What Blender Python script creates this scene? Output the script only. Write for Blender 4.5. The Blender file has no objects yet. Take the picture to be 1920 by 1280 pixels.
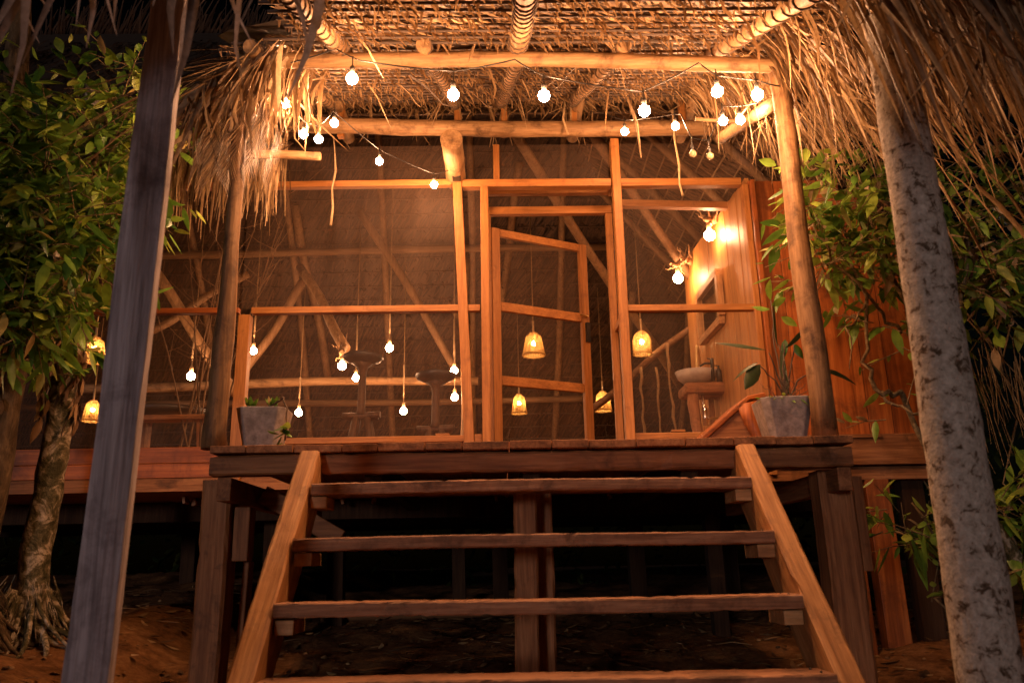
import bpy, math, random
from mathutils import Vector, Matrix, noise as mnoise
PI = math.pi
R = math.radians
sc = bpy.context.scene
col = sc.collection

# ------------------------------------------------------------------ camera
cam = bpy.data.cameras.new("camera")
co = bpy.data.objects.new("camera", cam)
col.objects.link(co)
p_, r_, y_ = R(15.137), R(-1.085), R(1.0)
fwd = Vector((math.sin(y_) * math.cos(p_), math.cos(y_) * math.cos(p_), math.sin(p_)))
rt = Vector((math.cos(y_), -math.sin(y_), 0))
up = rt.cross(fwd)
rt2 = math.cos(r_) * rt + math.sin(r_) * up
up2 = -math.sin(r_) * rt + math.cos(r_) * up
M = Matrix((rt2, up2, -fwd)).transposed().to_4x4()
M.translation = Vector((0, 0, 0.9))
co.matrix_world = M
cam.sensor_width = 36.0
cam.lens = 1562.0 / 1920.0 * 36.0
cam.clip_start = 0.02
cam.clip_end = 2000
cam.dof.use_dof = True
cam.dof.focus_distance = 5.6
cam.dof.aperture_fstop = 3.5
sc.camera = co

# ------------------------------------------------------------------ night sky, fill sun, exposure
FILL_EL, FILL_AZ = R(3.5), R(198.0)       # added fill sun: low, behind the camera and a little to the left
w = bpy.data.worlds.new("World")
sc.world = w
w.use_nodes = True
nt = w.node_tree
sky = nt.nodes.new("ShaderNodeTexSky")
sky.sky_type = 'NISHITA'
sky.sun_disc = False
sky.sun_elevation = FILL_EL
sky.sun_rotation = FILL_AZ
bgn = nt.nodes["Background"]
bgn.inputs[1].default_value = 0.0003
nt.links.new(sky.outputs[0], bgn.inputs[0])
sl = bpy.data.lights.new("fill_sun", 'SUN')  # unseen fill added to stand in for a lamp near the camera
sl.energy = 0.34
sl.angle = R(6)
sl.color = (1.0, 0.80, 0.78)
so = bpy.data.objects.new("fill_sun", sl)
col.objects.link(so)
md = Vector((math.sin(FILL_AZ) * math.cos(FILL_EL), math.cos(FILL_AZ) * math.cos(FILL_EL), math.sin(FILL_EL)))
so.rotation_euler = md.to_track_quat('Z', 'Y').to_euler()
so.location = (0, -8, 6)
sc.view_settings.view_transform = 'Standard'
sc.view_settings.look = 'None'
sc.view_settings.exposure = 0.5
sc.view_settings.gamma = 1.0
sc.render.engine = 'CYCLES'
sc.cycles.use_denoising = True
sc.cycles.max_bounces = 6
sc.cycles.transparent_max_bounces = 16
sc.cycles.sample_clamp_indirect = 4.0
sc.cycles.caustics_reflective = False
sc.cycles.caustics_refractive = False
try:
    sc.cycles.use_light_tree = True
except Exception:
    pass
WARM = (1.0, 0.49, 0.235)

# ------------------------------------------------------------------ materials
def newmat(name):
    m = bpy.data.materials.new(name)
    m.use_nodes = True
    n = m.node_tree
    return m, n, n.nodes["Principled BSDF"]

def ramp(n, stops):
    r = n.nodes.new("ShaderNodeValToRGB")
    e = r.color_ramp.elements
    while len(e) < len(stops):
        e.new(0.5)
    for el, (p, c) in zip(e, stops):
        el.position = p
        el.color = (*c, 1)
    return r

def noise(n, vec, scale, detail=6, rough=0.6, dist=0.0):
    t = n.nodes.new("ShaderNodeTexNoise")
    t.inputs["Scale"].default_value = scale
    t.inputs["Detail"].default_value = detail
    t.inputs["Roughness"].default_value = rough
    t.inputs["Distortion"].default_value = dist
    if vec is not None:
        n.links.new(vec, t.inputs["Vector"])
    return t

def mix(n, a, b, fac, mode='MIX'):
    x = n.nodes.new("ShaderNodeMix")
    x.data_type = 'RGBA'
    x.blend_type = mode
    for s, v in ((x.inputs[0], fac), (x.inputs[6], a), (x.inputs[7], b)):
        if hasattr(v, "is_linked") or hasattr(v, "links"):
            n.links.new(v, s)
        elif isinstance(v, tuple):
            s.default_value = (*v, 1)
        else:
            s.default_value = v
    return x.outputs[2]

def island(n):
    g = n.nodes.new("ShaderNodeNewGeometry")
    return g.outputs["Random Per Island"]

def wood(name, dark, mid, light, axis='Z', rough=0.6, grain=1.0, stain=None, bump=0.35, vary=0.25, stretch=0.06):
    m, n, b = newmat(name)
    tc = n.nodes.new("ShaderNodeTexCoord")
    isl = island(n)
    comb = n.nodes.new("ShaderNodeCombineXYZ")
    mul = n.nodes.new("ShaderNodeMath"); mul.operation = 'MULTIPLY'; mul.inputs[1].default_value = 37.0
    n.links.new(isl, mul.inputs[0])
    for i in range(3):
        n.links.new(mul.outputs[0], comb.inputs[i])
    add = n.nodes.new("ShaderNodeVectorMath"); add.operation = 'ADD'
    n.links.new(tc.outputs["Object"], add.inputs[0]); n.links.new(comb.outputs[0], add.inputs[1])
    mp = n.nodes.new("ShaderNodeMapping")
    s = [1.0, 1.0, 1.0]
    s['XYZ'.index('Y' if axis == 'D' else axis)] = stretch
    mp.inputs["Scale"].default_value = s
    if axis == 'D':                     # grain along the stair slope
        vr = n.nodes.new("ShaderNodeVectorRotate"); vr.rotation_type = 'X_AXIS'
        vr.inputs["Angle"].default_value = -R(44.3)
        n.links.new(add.outputs[0], vr.inputs["Vector"]); n.links.new(vr.outputs[0], mp.inputs[0])
    else:
        n.links.new(add.outputs[0], mp.inputs[0])
    t1 = noise(n, mp.outputs[0], 26 * grain, 8, 0.65, 0.6)
    t2 = noise(n, mp.outputs[0], 95 * grain, 4, 0.6)
    r1 = ramp(n, [(0.28, dark), (0.5, mid), (0.74, light)])
    n.links.new(t1.outputs[0], r1.inputs[0])
    r2 = ramp(n, [(0.35, (0.55, 0.5, 0.45)), (0.6, (1, 1, 1))])
    n.links.new(t2.outputs[0], r2.inputs[0])
    c = mix(n, r1.outputs[0], r2.outputs[0], 0.6, 'MULTIPLY')
    hv = n.nodes.new("ShaderNodeHueSaturation")
    mr = n.nodes.new("ShaderNodeMapRange")
    mr.inputs[3].default_value = 1 - vary; mr.inputs[4].default_value = 1 + vary
    n.links.new(isl, mr.inputs[0]); n.links.new(mr.outputs[0], hv.inputs["Value"])
    n.links.new(c, hv.inputs["Color"])
    c = hv.outputs[0]
    if stain:
        t3 = noise(n, tc.outputs["Object"], stain[1], 8, 0.7, 0.3)
        r3 = ramp(n, [(stain[2], (0, 0, 0)), (stain[3], (1, 1, 1))])
        n.links.new(t3.outputs[0], r3.inputs[0])
        c = mix(n, c, stain[0], r3.outputs[0])
    n.links.new(c, b.inputs["Base Color"])
    b.inputs["Roughness"].default_value = rough
    b.inputs["Specular IOR Level"].default_value = 0.3
    bp = n.nodes.new("ShaderNodeBump")
    bp.inputs["Strength"].default_value = bump
    bp.inputs["Distance"].default_value = 0.006
    n.links.new(t2.outputs[0], bp.inputs["Height"])
    n.links.new(bp.outputs[0], b.inputs["Normal"])
    return m

def thatch_mat(name, c0, c1, c2, trans=0.25):
    m, n, b = newmat(name)
    isl = island(n)
    r = ramp(n, [(0.0, c0), (0.45, c1), (1.0, c2)])
    n.links.new(isl, r.inputs[0])
    tc = n.nodes.new("ShaderNodeTexCoord")
    t = noise(n, tc.outputs["Object"], 60, 4, 0.6)
    rr = ramp(n, [(0.3, (0.55, 0.5, 0.45)), (0.65, (1, 1, 1))])
    n.links.new(t.outputs[0], rr.inputs[0])
    c = mix(n, r.outputs[0], rr.outputs[0], 0.8, 'MULTIPLY')
    n.links.new(c, b.inputs["Base Color"])
    b.inputs["Roughness"].default_value = 0.55
    b.inputs["Specular IOR Level"].default_value = 0.35
    tr = n.nodes.new("ShaderNodeBsdfTranslucent")
    n.links.new(c, tr.inputs[0])
    ms = n.nodes.new("ShaderNodeMixShader"); ms.inputs[0].default_value = trans
    n.links.new(b.outputs[0], ms.inputs[1]); n.links.new(tr.outputs[0], ms.inputs[2])
    n.links.new(ms.outputs[0], n.nodes["Material Output"].inputs[0])
    return m

def leaf_mat(name, stops, trans=0.3, rough=0.38):
    m, n, b = newmat(name)
    isl = island(n)
    r = ramp(n, stops)
    n.links.new(isl, r.inputs[0])
    tc = n.nodes.new("ShaderNodeTexCoord")
    t = noise(n, tc.outputs["Object"], 24, 5, 0.6)
    rr = ramp(n, [(0.3, (0.6, 0.62, 0.5)), (0.65, (1.1, 1.1, 1.0))])
    n.links.new(t.outputs[0], rr.inputs[0])
    c = mix(n, r.outputs[0], rr.outputs[0], 0.8, 'MULTIPLY')
    n.links.new(c, b.inputs["Base Color"])
    b.inputs["Roughness"].default_value = rough
    tr = n.nodes.new("ShaderNodeBsdfTranslucent")
    n.links.new(c, tr.inputs[0])
    ms = n.nodes.new("ShaderNodeMixShader"); ms.inputs[0].default_value = trans
    n.links.new(b.outputs[0], ms.inputs[1]); n.links.new(tr.outputs[0], ms.inputs[2])
    n.links.new(ms.outputs[0], n.nodes["Material Output"].inputs[0])
    return m

def blotch(name, stops, scale, rough=0.8, bump=0.5, dist=0.4, scale2=60, axis_s=(1, 1, 1)):
    m, n, b = newmat(name)
    tc = n.nodes.new("ShaderNodeTexCoord")
    mp = n.nodes.new("ShaderNodeMapping"); mp.inputs["Scale"].default_value = axis_s
    n.links.new(tc.outputs["Object"], mp.inputs[0])
    t = noise(n, mp.outputs[0], scale, 9, 0.68, dist)
    r = ramp(n, stops)
    n.links.new(t.outputs[0], r.inputs[0])
    t2 = noise(n, mp.outputs[0], scale2, 6, 0.65)
    rr = ramp(n, [(0.3, (0.5, 0.48, 0.45)), (0.62, (1.05, 1.05, 1.05))])
    n.links.new(t2.outputs[0], rr.inputs[0])
    c = mix(n, r.outputs[0], rr.outputs[0], 0.75, 'MULTIPLY')
    n.links.new(c, b.inputs["Base Color"])
    b.inputs["Roughness"].default_value = rough
    b.inputs["Specular IOR Level"].default_value = 0.2
    bp = n.nodes.new("ShaderNodeBump"); bp.inputs["Strength"].default_value = bump; bp.inputs["Distance"].default_value = 0.02
    n.links.new(t2.outputs[0], bp.inputs["Height"]); n.links.new(bp.outputs[0], b.inputs["Normal"])
    return m

def plain(name, c, rough=0.5, metal=0.0, var=0.25, scale=30):
    m, n, b = newmat(name)
    tc = n.nodes.new("ShaderNodeTexCoord")
    t = noise(n, tc.outputs["Object"], scale, 6, 0.6)
    k0 = tuple(x * (1 - var) for x in c); k1 = tuple(min(1, x * (1 + var)) for x in c)
    r = ramp(n, [(0.3, k0), (0.7, k1)])
    n.links.new(t.outputs[0], r.inputs[0]); n.links.new(r.outputs[0], b.inputs["Base Color"])
    b.inputs["Roughness"].default_value = rough
    b.inputs["Metallic"].default_value = metal
    return m

def glow_mat(name, c, s):
    m = bpy.data.materials.new(name); m.use_nodes = True
    n = m.node_tree
    n.nodes.remove(n.nodes["Principled BSDF"])
    e = n.nodes.new("ShaderNodeEmission")
    e.inputs[0].default_value = (*c, 1); e.inputs[1].default_value = s
    n.links.new(e.outputs[0], n.nodes["Material Output"].inputs[0])
    return m

def screen_mat(name, c, fac):
    m = bpy.data.materials.new(name); m.use_nodes = True
    n = m.node_tree
    b = n.nodes["Principled BSDF"]
    b.inputs["Base Color"].default_value = (*c, 1); b.inputs["Roughness"].default_value = 0.6
    tc = n.nodes.new("ShaderNodeTexCoord")
    mp = n.nodes.new("ShaderNodeMapping"); mp.inputs["Scale"].default_value = (1, 1, 0.12)
    n.links.new(tc.outputs["Object"], mp.inputs[0])
    t = noise(n, mp.outputs[0], 9, 6, 0.65)
    mr = n.nodes.new("ShaderNodeMapRange")
    mr.inputs[1].default_value = 0.3; mr.inputs[2].default_value = 0.7
    mr.inputs[3].default_value = fac * 0.7; mr.inputs[4].default_value = fac * 1.3
    n.links.new(t.outputs[0], mr.inputs[0])
    tr = n.nodes.new("ShaderNodeBsdfTransparent")
    ms = n.nodes.new("ShaderNodeMixShader")
    n.links.new(mr.outputs[0], ms.inputs[0])
    n.links.new(tr.outputs[0], ms.inputs[1]); n.links.new(b.outputs[0], ms.inputs[2])
    n.links.new(ms.outputs[0], n.nodes["Material Output"].inputs[0])
    return m

MT = {}
for ax in 'XYZ':
    MT['log' + ax] = wood('peeled_log_' + ax, (0.19, 0.10, 0.042), (0.33, 0.195, 0.09), (0.44, 0.28, 0.14), ax, 0.6, 0.8, ((0.09, 0.046, 0.02), 6, 0.52, 0.68), 0.6, 0.12, 0.10)
    MT['lumber' + ax] = wood('sawn_lumber_' + ax, (0.27, 0.105, 0.028), (0.40, 0.165, 0.045), (0.50, 0.225, 0.07), ax, 0.5, 1.0, ((0.17, 0.065, 0.02), 7, 0.55, 0.75), 0.3, 0.16)
    MT['dark' + ax] = wood('dark_timber_' + ax, (0.14, 0.052, 0.019), (0.31, 0.13, 0.05), (0.46, 0.215, 0.09), ax, 0.65, 0.9, ((0.06, 0.027, 0.012), 4, 0.55, 0.72), 0.45, 0.2)
    MT['stair' + ax] = wood('stair_timber_' + ax, (0.30, 0.145, 0.055), (0.50, 0.27, 0.11), (0.63, 0.38, 0.18), ax, 0.6, 0.8, ((0.20, 0.095, 0.04), 6, 0.50, 0.72), 0.35, 0.08)
    MT['tread' + ax] = wood('tread_timber_' + ax, (0.17, 0.07, 0.033), (0.37, 0.175, 0.088), (0.54, 0.30, 0.165), ax, 0.65, 0.9, ((0.10, 0.045, 0.022), 6, 0.48, 0.68), 0.9, 0.16)
    MT['red' + ax] = wood('red_plank_' + ax, (0.16, 0.042, 0.010), (0.35, 0.10, 0.022), (0.52, 0.18, 0.045), ax, 0.5, 0.6, ((0.11, 0.032, 0.010), 2.6, 0.50, 0.68), 0.4, 0.34, 0.05)
    MT['plank' + ax] = wood('pale_plank_' + ax, (0.30, 0.125, 0.032), (0.45, 0.205, 0.058), (0.55, 0.28, 0.09), ax, 0.5, 0.5, None, 0.25, 0.16, 0.05)
    MT['brown' + ax] = wood('brown_pole_' + ax, (0.09, 0.042, 0.018), (0.16, 0.08, 0.036), (0.23, 0.125, 0.06), ax, 0.65, 0.8, None, 0.4, 0.15, 0.1)
MT['vine_pale'] = plain('pale_vine', (0.20, 0.12, 0.05), 0.85)
MT['poleZ'] = wood('inner_pole', (0.10, 0.052, 0.023), (0.18, 0.10, 0.046), (0.25, 0.15, 0.072), 'Z', 0.65, 0.8)
MT['poleX'] = wood('inner_purlin', (0.10, 0.052, 0.023), (0.18, 0.10, 0.046), (0.25, 0.15, 0.072), 'X', 0.65, 0.8)
MT['midlogZ'] = wood('worn_peeled_pole', (0.13, 0.066, 0.027), (0.27, 0.15, 0.066), (0.38, 0.23, 0.11), 'Z', 0.6, 0.8, ((0.07, 0.035, 0.015), 7, 0.48, 0.66), 0.8, 0.12, 0.10)
MT['darkbrown'] = wood('dark_brown_wood', (0.05, 0.024, 0.012), (0.09, 0.045, 0.022), (0.13, 0.07, 0.035), 'Z')
MT['brownlogZ'] = wood('dark_peeled_pole', (0.10, 0.05, 0.022), (0.21, 0.115, 0.05), (0.30, 0.18, 0.085), 'Z', 0.6, 0.8, ((0.06, 0.03, 0.014), 6, 0.5, 0.68), 0.6, 0.12, 0.10)
MT['stairD'] = wood('stringer_timber', (0.22, 0.09, 0.03), (0.44, 0.21, 0.075), (0.60, 0.33, 0.135), 'D', 0.6, 0.9, ((0.20, 0.095, 0.04), 7, 0.52, 0.72), 0.45, 0.08, 0.05)
MT['shadeZ'] = wood('shaded_stilt_timber', (0.03, 0.014, 0.007), (0.055, 0.027, 0.013), (0.085, 0.043, 0.021), 'Z', 0.95)  # darker copy of the dark timber; shade under the floor put into the colour
MT['greypost'] = wood('weathered_grey_wood', (0.15, 0.12, 0.125), (0.36, 0.31, 0.325), (0.54, 0.47, 0.48), 'Z', 0.75, 1.1, ((0.085, 0.062, 0.065), 4, 0.50, 0.72), 0.7, 0.05, 0.05)
MT['thatch'] = thatch_mat('palm_thatch', (0.10, 0.052, 0.022), (0.27, 0.16, 0.072), (0.48, 0.32, 0.165))
MT['thatch_shade'] = thatch_mat('shaded_palm_thatch', (0.036, 0.018, 0.009), (0.064, 0.032, 0.015), (0.105, 0.055, 0.027), 0.1)  # darkened copy of the palm thatch; interior and night shade put into the colour
MT['thatch_hip_lit'] = thatch_mat('lit_hip_thatch', (0.06, 0.03, 0.014), (0.13, 0.07, 0.034), (0.22, 0.125, 0.062), 0.1)  # brighter copy for the right hip; lamplight put into the colour
MT['straw'] = thatch_mat('dry_palm_leaf', (0.06, 0.032, 0.014), (0.25, 0.15, 0.068), (0.50, 0.35, 0.19), 0.25)
MT['straw_grey'] = thatch_mat('weathered_palm_leaf', (0.16, 0.12, 0.10), (0.30, 0.24, 0.21), (0.44, 0.37, 0.33), 0.2)
MT['lath'] = plain('dark_lath', (0.07, 0.045, 0.03), 0.7)
MT['lath_mid'] = plain('brown_lath', (0.06, 0.031, 0.014), 0.7)
MT['lath_pale'] = plain('pale_lath', (0.26, 0.16, 0.08), 0.7)
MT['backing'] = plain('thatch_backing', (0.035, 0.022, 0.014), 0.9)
MT['cord'] = plain('black_cable', (0.012, 0.010, 0.009), 0.5)
MT['socket'] = plain('black_socket', (0.02, 0.018, 0.016), 0.45)
MT['rope'] = plain('natural_rope', (0.40, 0.27, 0.14), 0.85)
MT['vine'] = plain('dark_vine', (0.09, 0.055, 0.03), 0.8)
MT['bulb'] = glow_mat('lit_bulb', WARM, 730.0)
MT['bulb_soft'] = glow_mat('lit_pendant_bulb', WARM, 235.0)
MT['bulb_wall'] = glow_mat('lit_wall_bulb', WARM, 190.0)
MT['bulb_small'] = glow_mat('lit_small_bulb', (1.0, 0.55, 0.22), 420.0)
MT['leaf'] = leaf_mat('broad_leaf', [(0.0, (0.025, 0.08, 0.012)), (0.3, (0.13, 0.27, 0.034)), (0.7, (0.30, 0.43, 0.055)), (0.92, (0.38, 0.44, 0.08)), (1.0, (0.48, 0.30, 0.14))])
MT['leaf2'] = leaf_mat('shrub_leaf', [(0.0, (0.05, 0.13, 0.02)), (0.4, (0.19, 0.33, 0.05)), (0.82, (0.38, 0.47, 0.08)), (0.9, (0.42, 0.30, 0.19)), (1.0, (0.50, 0.38, 0.27))])
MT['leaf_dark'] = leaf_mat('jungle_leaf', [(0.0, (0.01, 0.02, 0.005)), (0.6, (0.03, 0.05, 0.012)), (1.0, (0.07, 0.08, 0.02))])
MT['dryleaf'] = leaf_mat('dry_leaf', [(0.0, (0.06, 0.03, 0.012)), (0.55, (0.20, 0.10, 0.04)), (0.9, (0.40, 0.24, 0.11)), (1.0, (0.55, 0.40, 0.24))], 0.1, 0.7)
MT['blade'] = leaf_mat('dark_blade_leaf', [(0.0, (0.02, 0.035, 0.015)), (1.0, (0.05, 0.075, 0.03))], 0.15, 0.35)
MT['lichen'] = blotch('lichen_bark', [(0.33, (0.08, 0.05, 0.03)), (0.41, (0.24, 0.17, 0.115)), (0.45, (0.60, 0.52, 0.43)), (0.62, (0.80, 0.72, 0.62))], 26, 0.85, 1.0, 0.5, 75)
MT['bark'] = blotch('mossy_bark', [(0.40, (0.045, 0.04, 0.016)), (0.50, (0.15, 0.12, 0.06)), (0.56, (0.42, 0.34, 0.24)), (0.7, (0.55, 0.46, 0.34))], 9, 0.9, 0.9, 0.8, 45)
MT['bark2'] = blotch('rough_bark', [(0.35, (0.035, 0.022, 0.012)), (0.55, (0.13, 0.085, 0.045)), (0.75, (0.26, 0.18, 0.10))], 12, 0.9, 1.0, 0.6, 40, (1, 1, 0.35))
MT['twig'] = blotch('twig_bark', [(0.35, (0.10, 0.06, 0.03)), (0.6, (0.28, 0.20, 0.10)), (0.8, (0.42, 0.33, 0.2))], 25, 0.85, 0.5)
MT['soil'] = blotch('trodden_soil', [(0.3, (0.09, 0.038, 0.013)), (0.5, (0.23, 0.105, 0.038)), (0.7, (0.36, 0.185, 0.075))], 5.0, 0.95, 1.0, 0.6, 26)
MT['plaster'] = blotch('white_planter', [(0.30, (0.18, 0.155, 0.145)), (0.48, (0.31, 0.28, 0.26)), (0.7, (0.40, 0.36, 0.33))], 9, 0.75, 0.15, 0.3, 40)
MT['potsoil'] = plain('potting_soil', (0.05, 0.035, 0.02), 0.9)
MT['screen'] = screen_mat('insect_screen', (0.30, 0.185, 0.125), 0.105)
MT['wicker'] = thatch_mat('wicker', (0.50, 0.32, 0.11), (0.60, 0.40, 0.15), (0.66, 0.46, 0.2), 0.55)
MT['chrome'] = plain('chrome', (0.8, 0.8, 0.8), 0.15, 1.0, 0.05)
MT['black'] = plain('black_metal', (0.02, 0.018, 0.017), 0.4, 0.3)
MT['stone'] = plain('stone_basin', (0.38, 0.34, 0.32), 0.5, 0, 0.2, 12)
MT['towel'] = plain('towel_cloth', (0.62, 0.44, 0.2), 0.9, 0, 0.15, 18)
MT['mirror'] = plain('mirror_glass', (0.75, 0.75, 0.75), 0.04, 1.0, 0.02)
MT['cushion'] = plain('dark_leather', (0.03, 0.022, 0.018), 0.45)
MT['brass'] = plain('brass', (0.6, 0.42, 0.16), 0.3, 1.0, 0.1)
MT['white'] = plain('white_print', (0.8, 0.8, 0.8), 0.6, 0, 0.02)
m, n, b = newmat('clear_bulb_glass')
b.inputs["Base Color"].default_value = (0.9, 0.75, 0.45, 1); b.inputs["Roughness"].default_value = 0.08
b.inputs["Transmission Weight"].default_value = 0.7
MT['glass'] = m

# ------------------------------------------------------------------ mesh helpers
rnd = random.Random(7)
def U(a, b): return rnd.uniform(a, b)
V3 = Vector

class MB:
    def __init__(s):
        s.v = []; s.f = []; s.m = []; s.s = []
    def add(s, vs, fs, mi=0, sm=False):
        o = len(s.v)
        s.v.extend([tuple(v) for v in vs])
        for f in fs:
            s.f.append(tuple(i + o for i in f)); s.m.append(mi); s.s.append(sm)
    def box(s, c, size, rot=None, mi=0):
        c = V3(c); h = [x / 2 for x in size]
        vs = []
        for x in (-1, 1):
            for y in (-1, 1):
                for z in (-1, 1):
                    d = V3((x * h[0], y * h[1], z * h[2]))
                    if rot: d = rot @ d
                    vs.append(c + d)
        s.add(vs, [(0, 1, 3, 2), (4, 6, 7, 5), (0, 4, 5, 1), (2, 3, 7, 6), (0, 2, 6, 4), (1, 5, 7, 3)], mi)
    def span(s, x0, x1, y0, y1, z0, z1, mi=0):
        s.box(((x0 + x1) / 2, (y0 + y1) / 2, (z0 + z1) / 2), (abs(x1 - x0), abs(y1 - y0), abs(z1 - z0)), None, mi)
    def bar(s, a, b, wd, th, side=(0, 1, 0), mi=0):
        """square bar from a to b: wd across, th along 'side'"""
        a = V3(a); b = V3(b); d = (b - a); L = d.length; d.normalize()
        sd = V3(side); sd = (sd - d * sd.dot(d)).normalized(); w_ = d.cross(sd)
        rot = Matrix((w_, sd, d)).transposed()
        s.box((a + b) / 2, (wd, th, L), rot, mi)
    def rough(s, a, b, wd, th, side=(0, 1, 0), seg=24, jit=0.0025, warp=0.004, mi=0):
        """weathered plank: chipped edges, slight warp"""
        a = V3(a); b = V3(b); d = (b - a).normalized()
        sd = V3(side); sd = (sd - d * sd.dot(d)).normalized(); w_ = d.cross(sd)
        prof = [(-.5, -.42), (-.42, -.5), (.42, -.5), (.5, -.42), (.5, .42), (.42, .5), (-.42, .5), (-.5, .42)]
        ch = min(wd, th) * .10; vs, fs = [], []
        ph1, ph2 = U(0, 6), U(0, 6)
        for i in range(seg + 1):
            t = i / seg; c = a.lerp(b, t) + w_ * warp * math.sin(4.3 * t + ph1) + sd * warp * math.sin(5.1 * t + ph2)
            for k, (p, q) in enumerate(prof):
                x = math.copysign(wd / 2 - (ch if abs(p) < .45 else 0), p); z = math.copysign(th / 2 - (ch if abs(q) < .45 else 0), q)
                e = jit * (3.0 if rnd.random() < .05 else 1.0)
                vs.append(c + w_ * (x - math.copysign(abs(U(0, e)), x)) + sd * (z - math.copysign(abs(U(0, e)), z)))
        n = 8
        for i in range(seg):
            for k in range(n): fs.append((i * n + k, i * n + (k + 1) % n, (i + 1) * n + (k + 1) % n, (i + 1) * n + k))
        fs.append(tuple(range(n))[::-1]); fs.append(tuple(seg * n + k for k in range(n)))
        s.add(vs, fs, mi)
    def tube(s, pts, rad, n=10, mi=0, cap=True, rough=0.0, sm=True):
        pts = [V3(p) for p in pts]
        if not hasattr(rad, '__len__'): rad = [rad] * len(pts)
        d0 = (pts[1] - pts[0]).normalized()
        ref = V3((0, 0, 1)) if abs(d0.z) < 0.9 else V3((1, 0, 0))
        u = d0.cross(ref).normalized()
        vs = []
        for i, p in enumerate(pts):
            d = (pts[min(i + 1, len(pts) - 1)] - pts[max(i - 1, 0)]).normalized()
            u = (u - d * u.dot(d)).normalized(); v = d.cross(u)
            for k in range(n):
                a = 2 * PI * k / n
                r = rad[i] * (1 + (U(-rough, rough) if rough else 0))
                vs.append(p + u * math.cos(a) * r + v * math.sin(a) * r)
        fs = []
        for i in range(len(pts) - 1):
            for k in range(n):
                fs.append((i * n + k, i * n + (k + 1) % n, (i + 1) * n + (k + 1) % n, (i + 1) * n + k))
        s.add(vs, fs, mi, sm)
        if cap:
            o = len(s.v) - len(vs)
            s.f.append(tuple(o + k for k in range(n))[::-1]); s.m.append(mi); s.s.append(False)
            e = o + (len(pts) - 1) * n
            s.f.append(tuple(e + k for k in range(n))); s.m.append(mi); s.s.append(False)
    def log(s, a, b, r0, r1=None, n=12, seg=10, bend=0.015, mi=0, knots=True):
        a = V3(a); b = V3(b); r1 = r0 if r1 is None else r1
        d = (b - a).normalized()
        ref = V3((0, 0, 1)) if abs(d.z) < 0.9 else V3((1, 0, 0))
        u = d.cross(ref).normalized(); v = d.cross(u)
        p1, p2, q1, q2 = U(0, 6), U(0, 6), U(0.7, 1.6), U(0.7, 1.6)
        pts, rs = [], []
        for i in range(seg + 1):
            t = i / seg
            e = math.sin(PI * t)
            pts.append(a.lerp(b, t) + u * bend * e * math.sin(q1 * 4 * t + p1) + v * bend * e * math.sin(q2 * 4 * t + p2))
            r = r0 + (r1 - r0) * t
            if knots: r *= 1 + U(-0.05, 0.07)
            rs.append(r)
        s.tube(pts, rs, n, mi, True, 0.025)
        return pts, rs
    def wrap(s, pts, rs, step=0.09, r=0.0045, mi=0):
        """rings of cord tied round a pole"""
        pts = [V3(p) for p in pts]; out = []; ph = U(0, 6)
        d = (pts[-1] - pts[0]).normalized(); ref = V3((0, 0, 1)) if abs(d.z) < 0.9 else V3((1, 0, 0))
        u = d.cross(ref).normalized(); v = d.cross(u)
        for i in range(len(pts) - 1):
            a, b = pts[i], pts[i + 1]; L = (b - a).length
            turns = L / (step * U(0.7, 1.5)); k = max(6, int(turns * 12))
            for q in range(k):
                t = q / k; rr = (rs[i] + (rs[i + 1] - rs[i]) * t) * 1.02 + r * .5
                out.append(a.lerp(b, t) + u * math.cos(ph) * rr + v * math.sin(ph) * rr + d * .03 * math.sin(ph))
                ph += 2 * PI * turns / k
        s.tube(out, r, 5, mi, True)
    def lathe(s, prof, c, n=20, mi=0, sm=True):
        c = V3(c); vs = []; fs = []
        for (r, z) in prof:
            for k in range(n):
                a = 2 * PI * k / n
                vs.append(c + V3((r * math.cos(a), r * math.sin(a), z)))
        for i in range(len(prof) - 1):
            for k in range(n):
                fs.append((i * n + k, i * n + (k + 1) % n, (i + 1) * n + (k + 1) % n, (i + 1) * n + k))
        s.add(vs, fs, mi, sm)
    def ribbon(s, pts, ws, side, mi=0, fold=0.0):
        pts = [V3(p) for p in pts]; side = V3(side); vs = []; n = len(pts)
        for i, p in enumerate(pts):
            d = (pts[min(i + 1, n - 1)] - pts[max(i - 1, 0)])
            if d.length < 1e-9: d = V3((0, 0, -1))
            d.normalize()
            sd = side - d * side.dot(d)
            sd = sd.normalized() if sd.length > 1e-6 else V3((1, 0, 0))
            nn = d.cross(sd)
            wd = ws[i] / 2
            if fold:
                vs += [p - sd * wd + nn * fold * wd, p, p + sd * wd + nn * fold * wd]
            else:
                vs += [p - sd * wd, p + sd * wd]
        k = 3 if fold else 2
        fs = []
        for i in range(n - 1):
            for j in range(k - 1):
                fs.append((i * k + j, i * k + j + 1, (i + 1) * k + j + 1, (i + 1) * k + j))
        s.add(vs, fs, mi, True)
    def leaf(s, p, d, L, W, droop=0.3, mi=0, roll=0.0):
        p = V3(p); d = V3(d).normalized()
        ref = V3((0, 0, 1)) if abs(d.z) < 0.95 else V3((1, 0, 0))
        sd = d.cross(ref).normalized(); nn = sd.cross(d)
        sd = sd * math.cos(roll) + nn * math.sin(roll)
        pts, ws = [], []
        for t, k in ((0, 0.08), (0.2, 0.72), (0.45, 1.0), (0.72, 0.72), (0.9, 0.3), (1, 0.03)):
            pts.append(p + d * L * t + V3((0, 0, -1)) * droop * L * t * t); ws.append(W * k)
        s.ribbon(pts, ws, sd, mi, 0.35)
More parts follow.
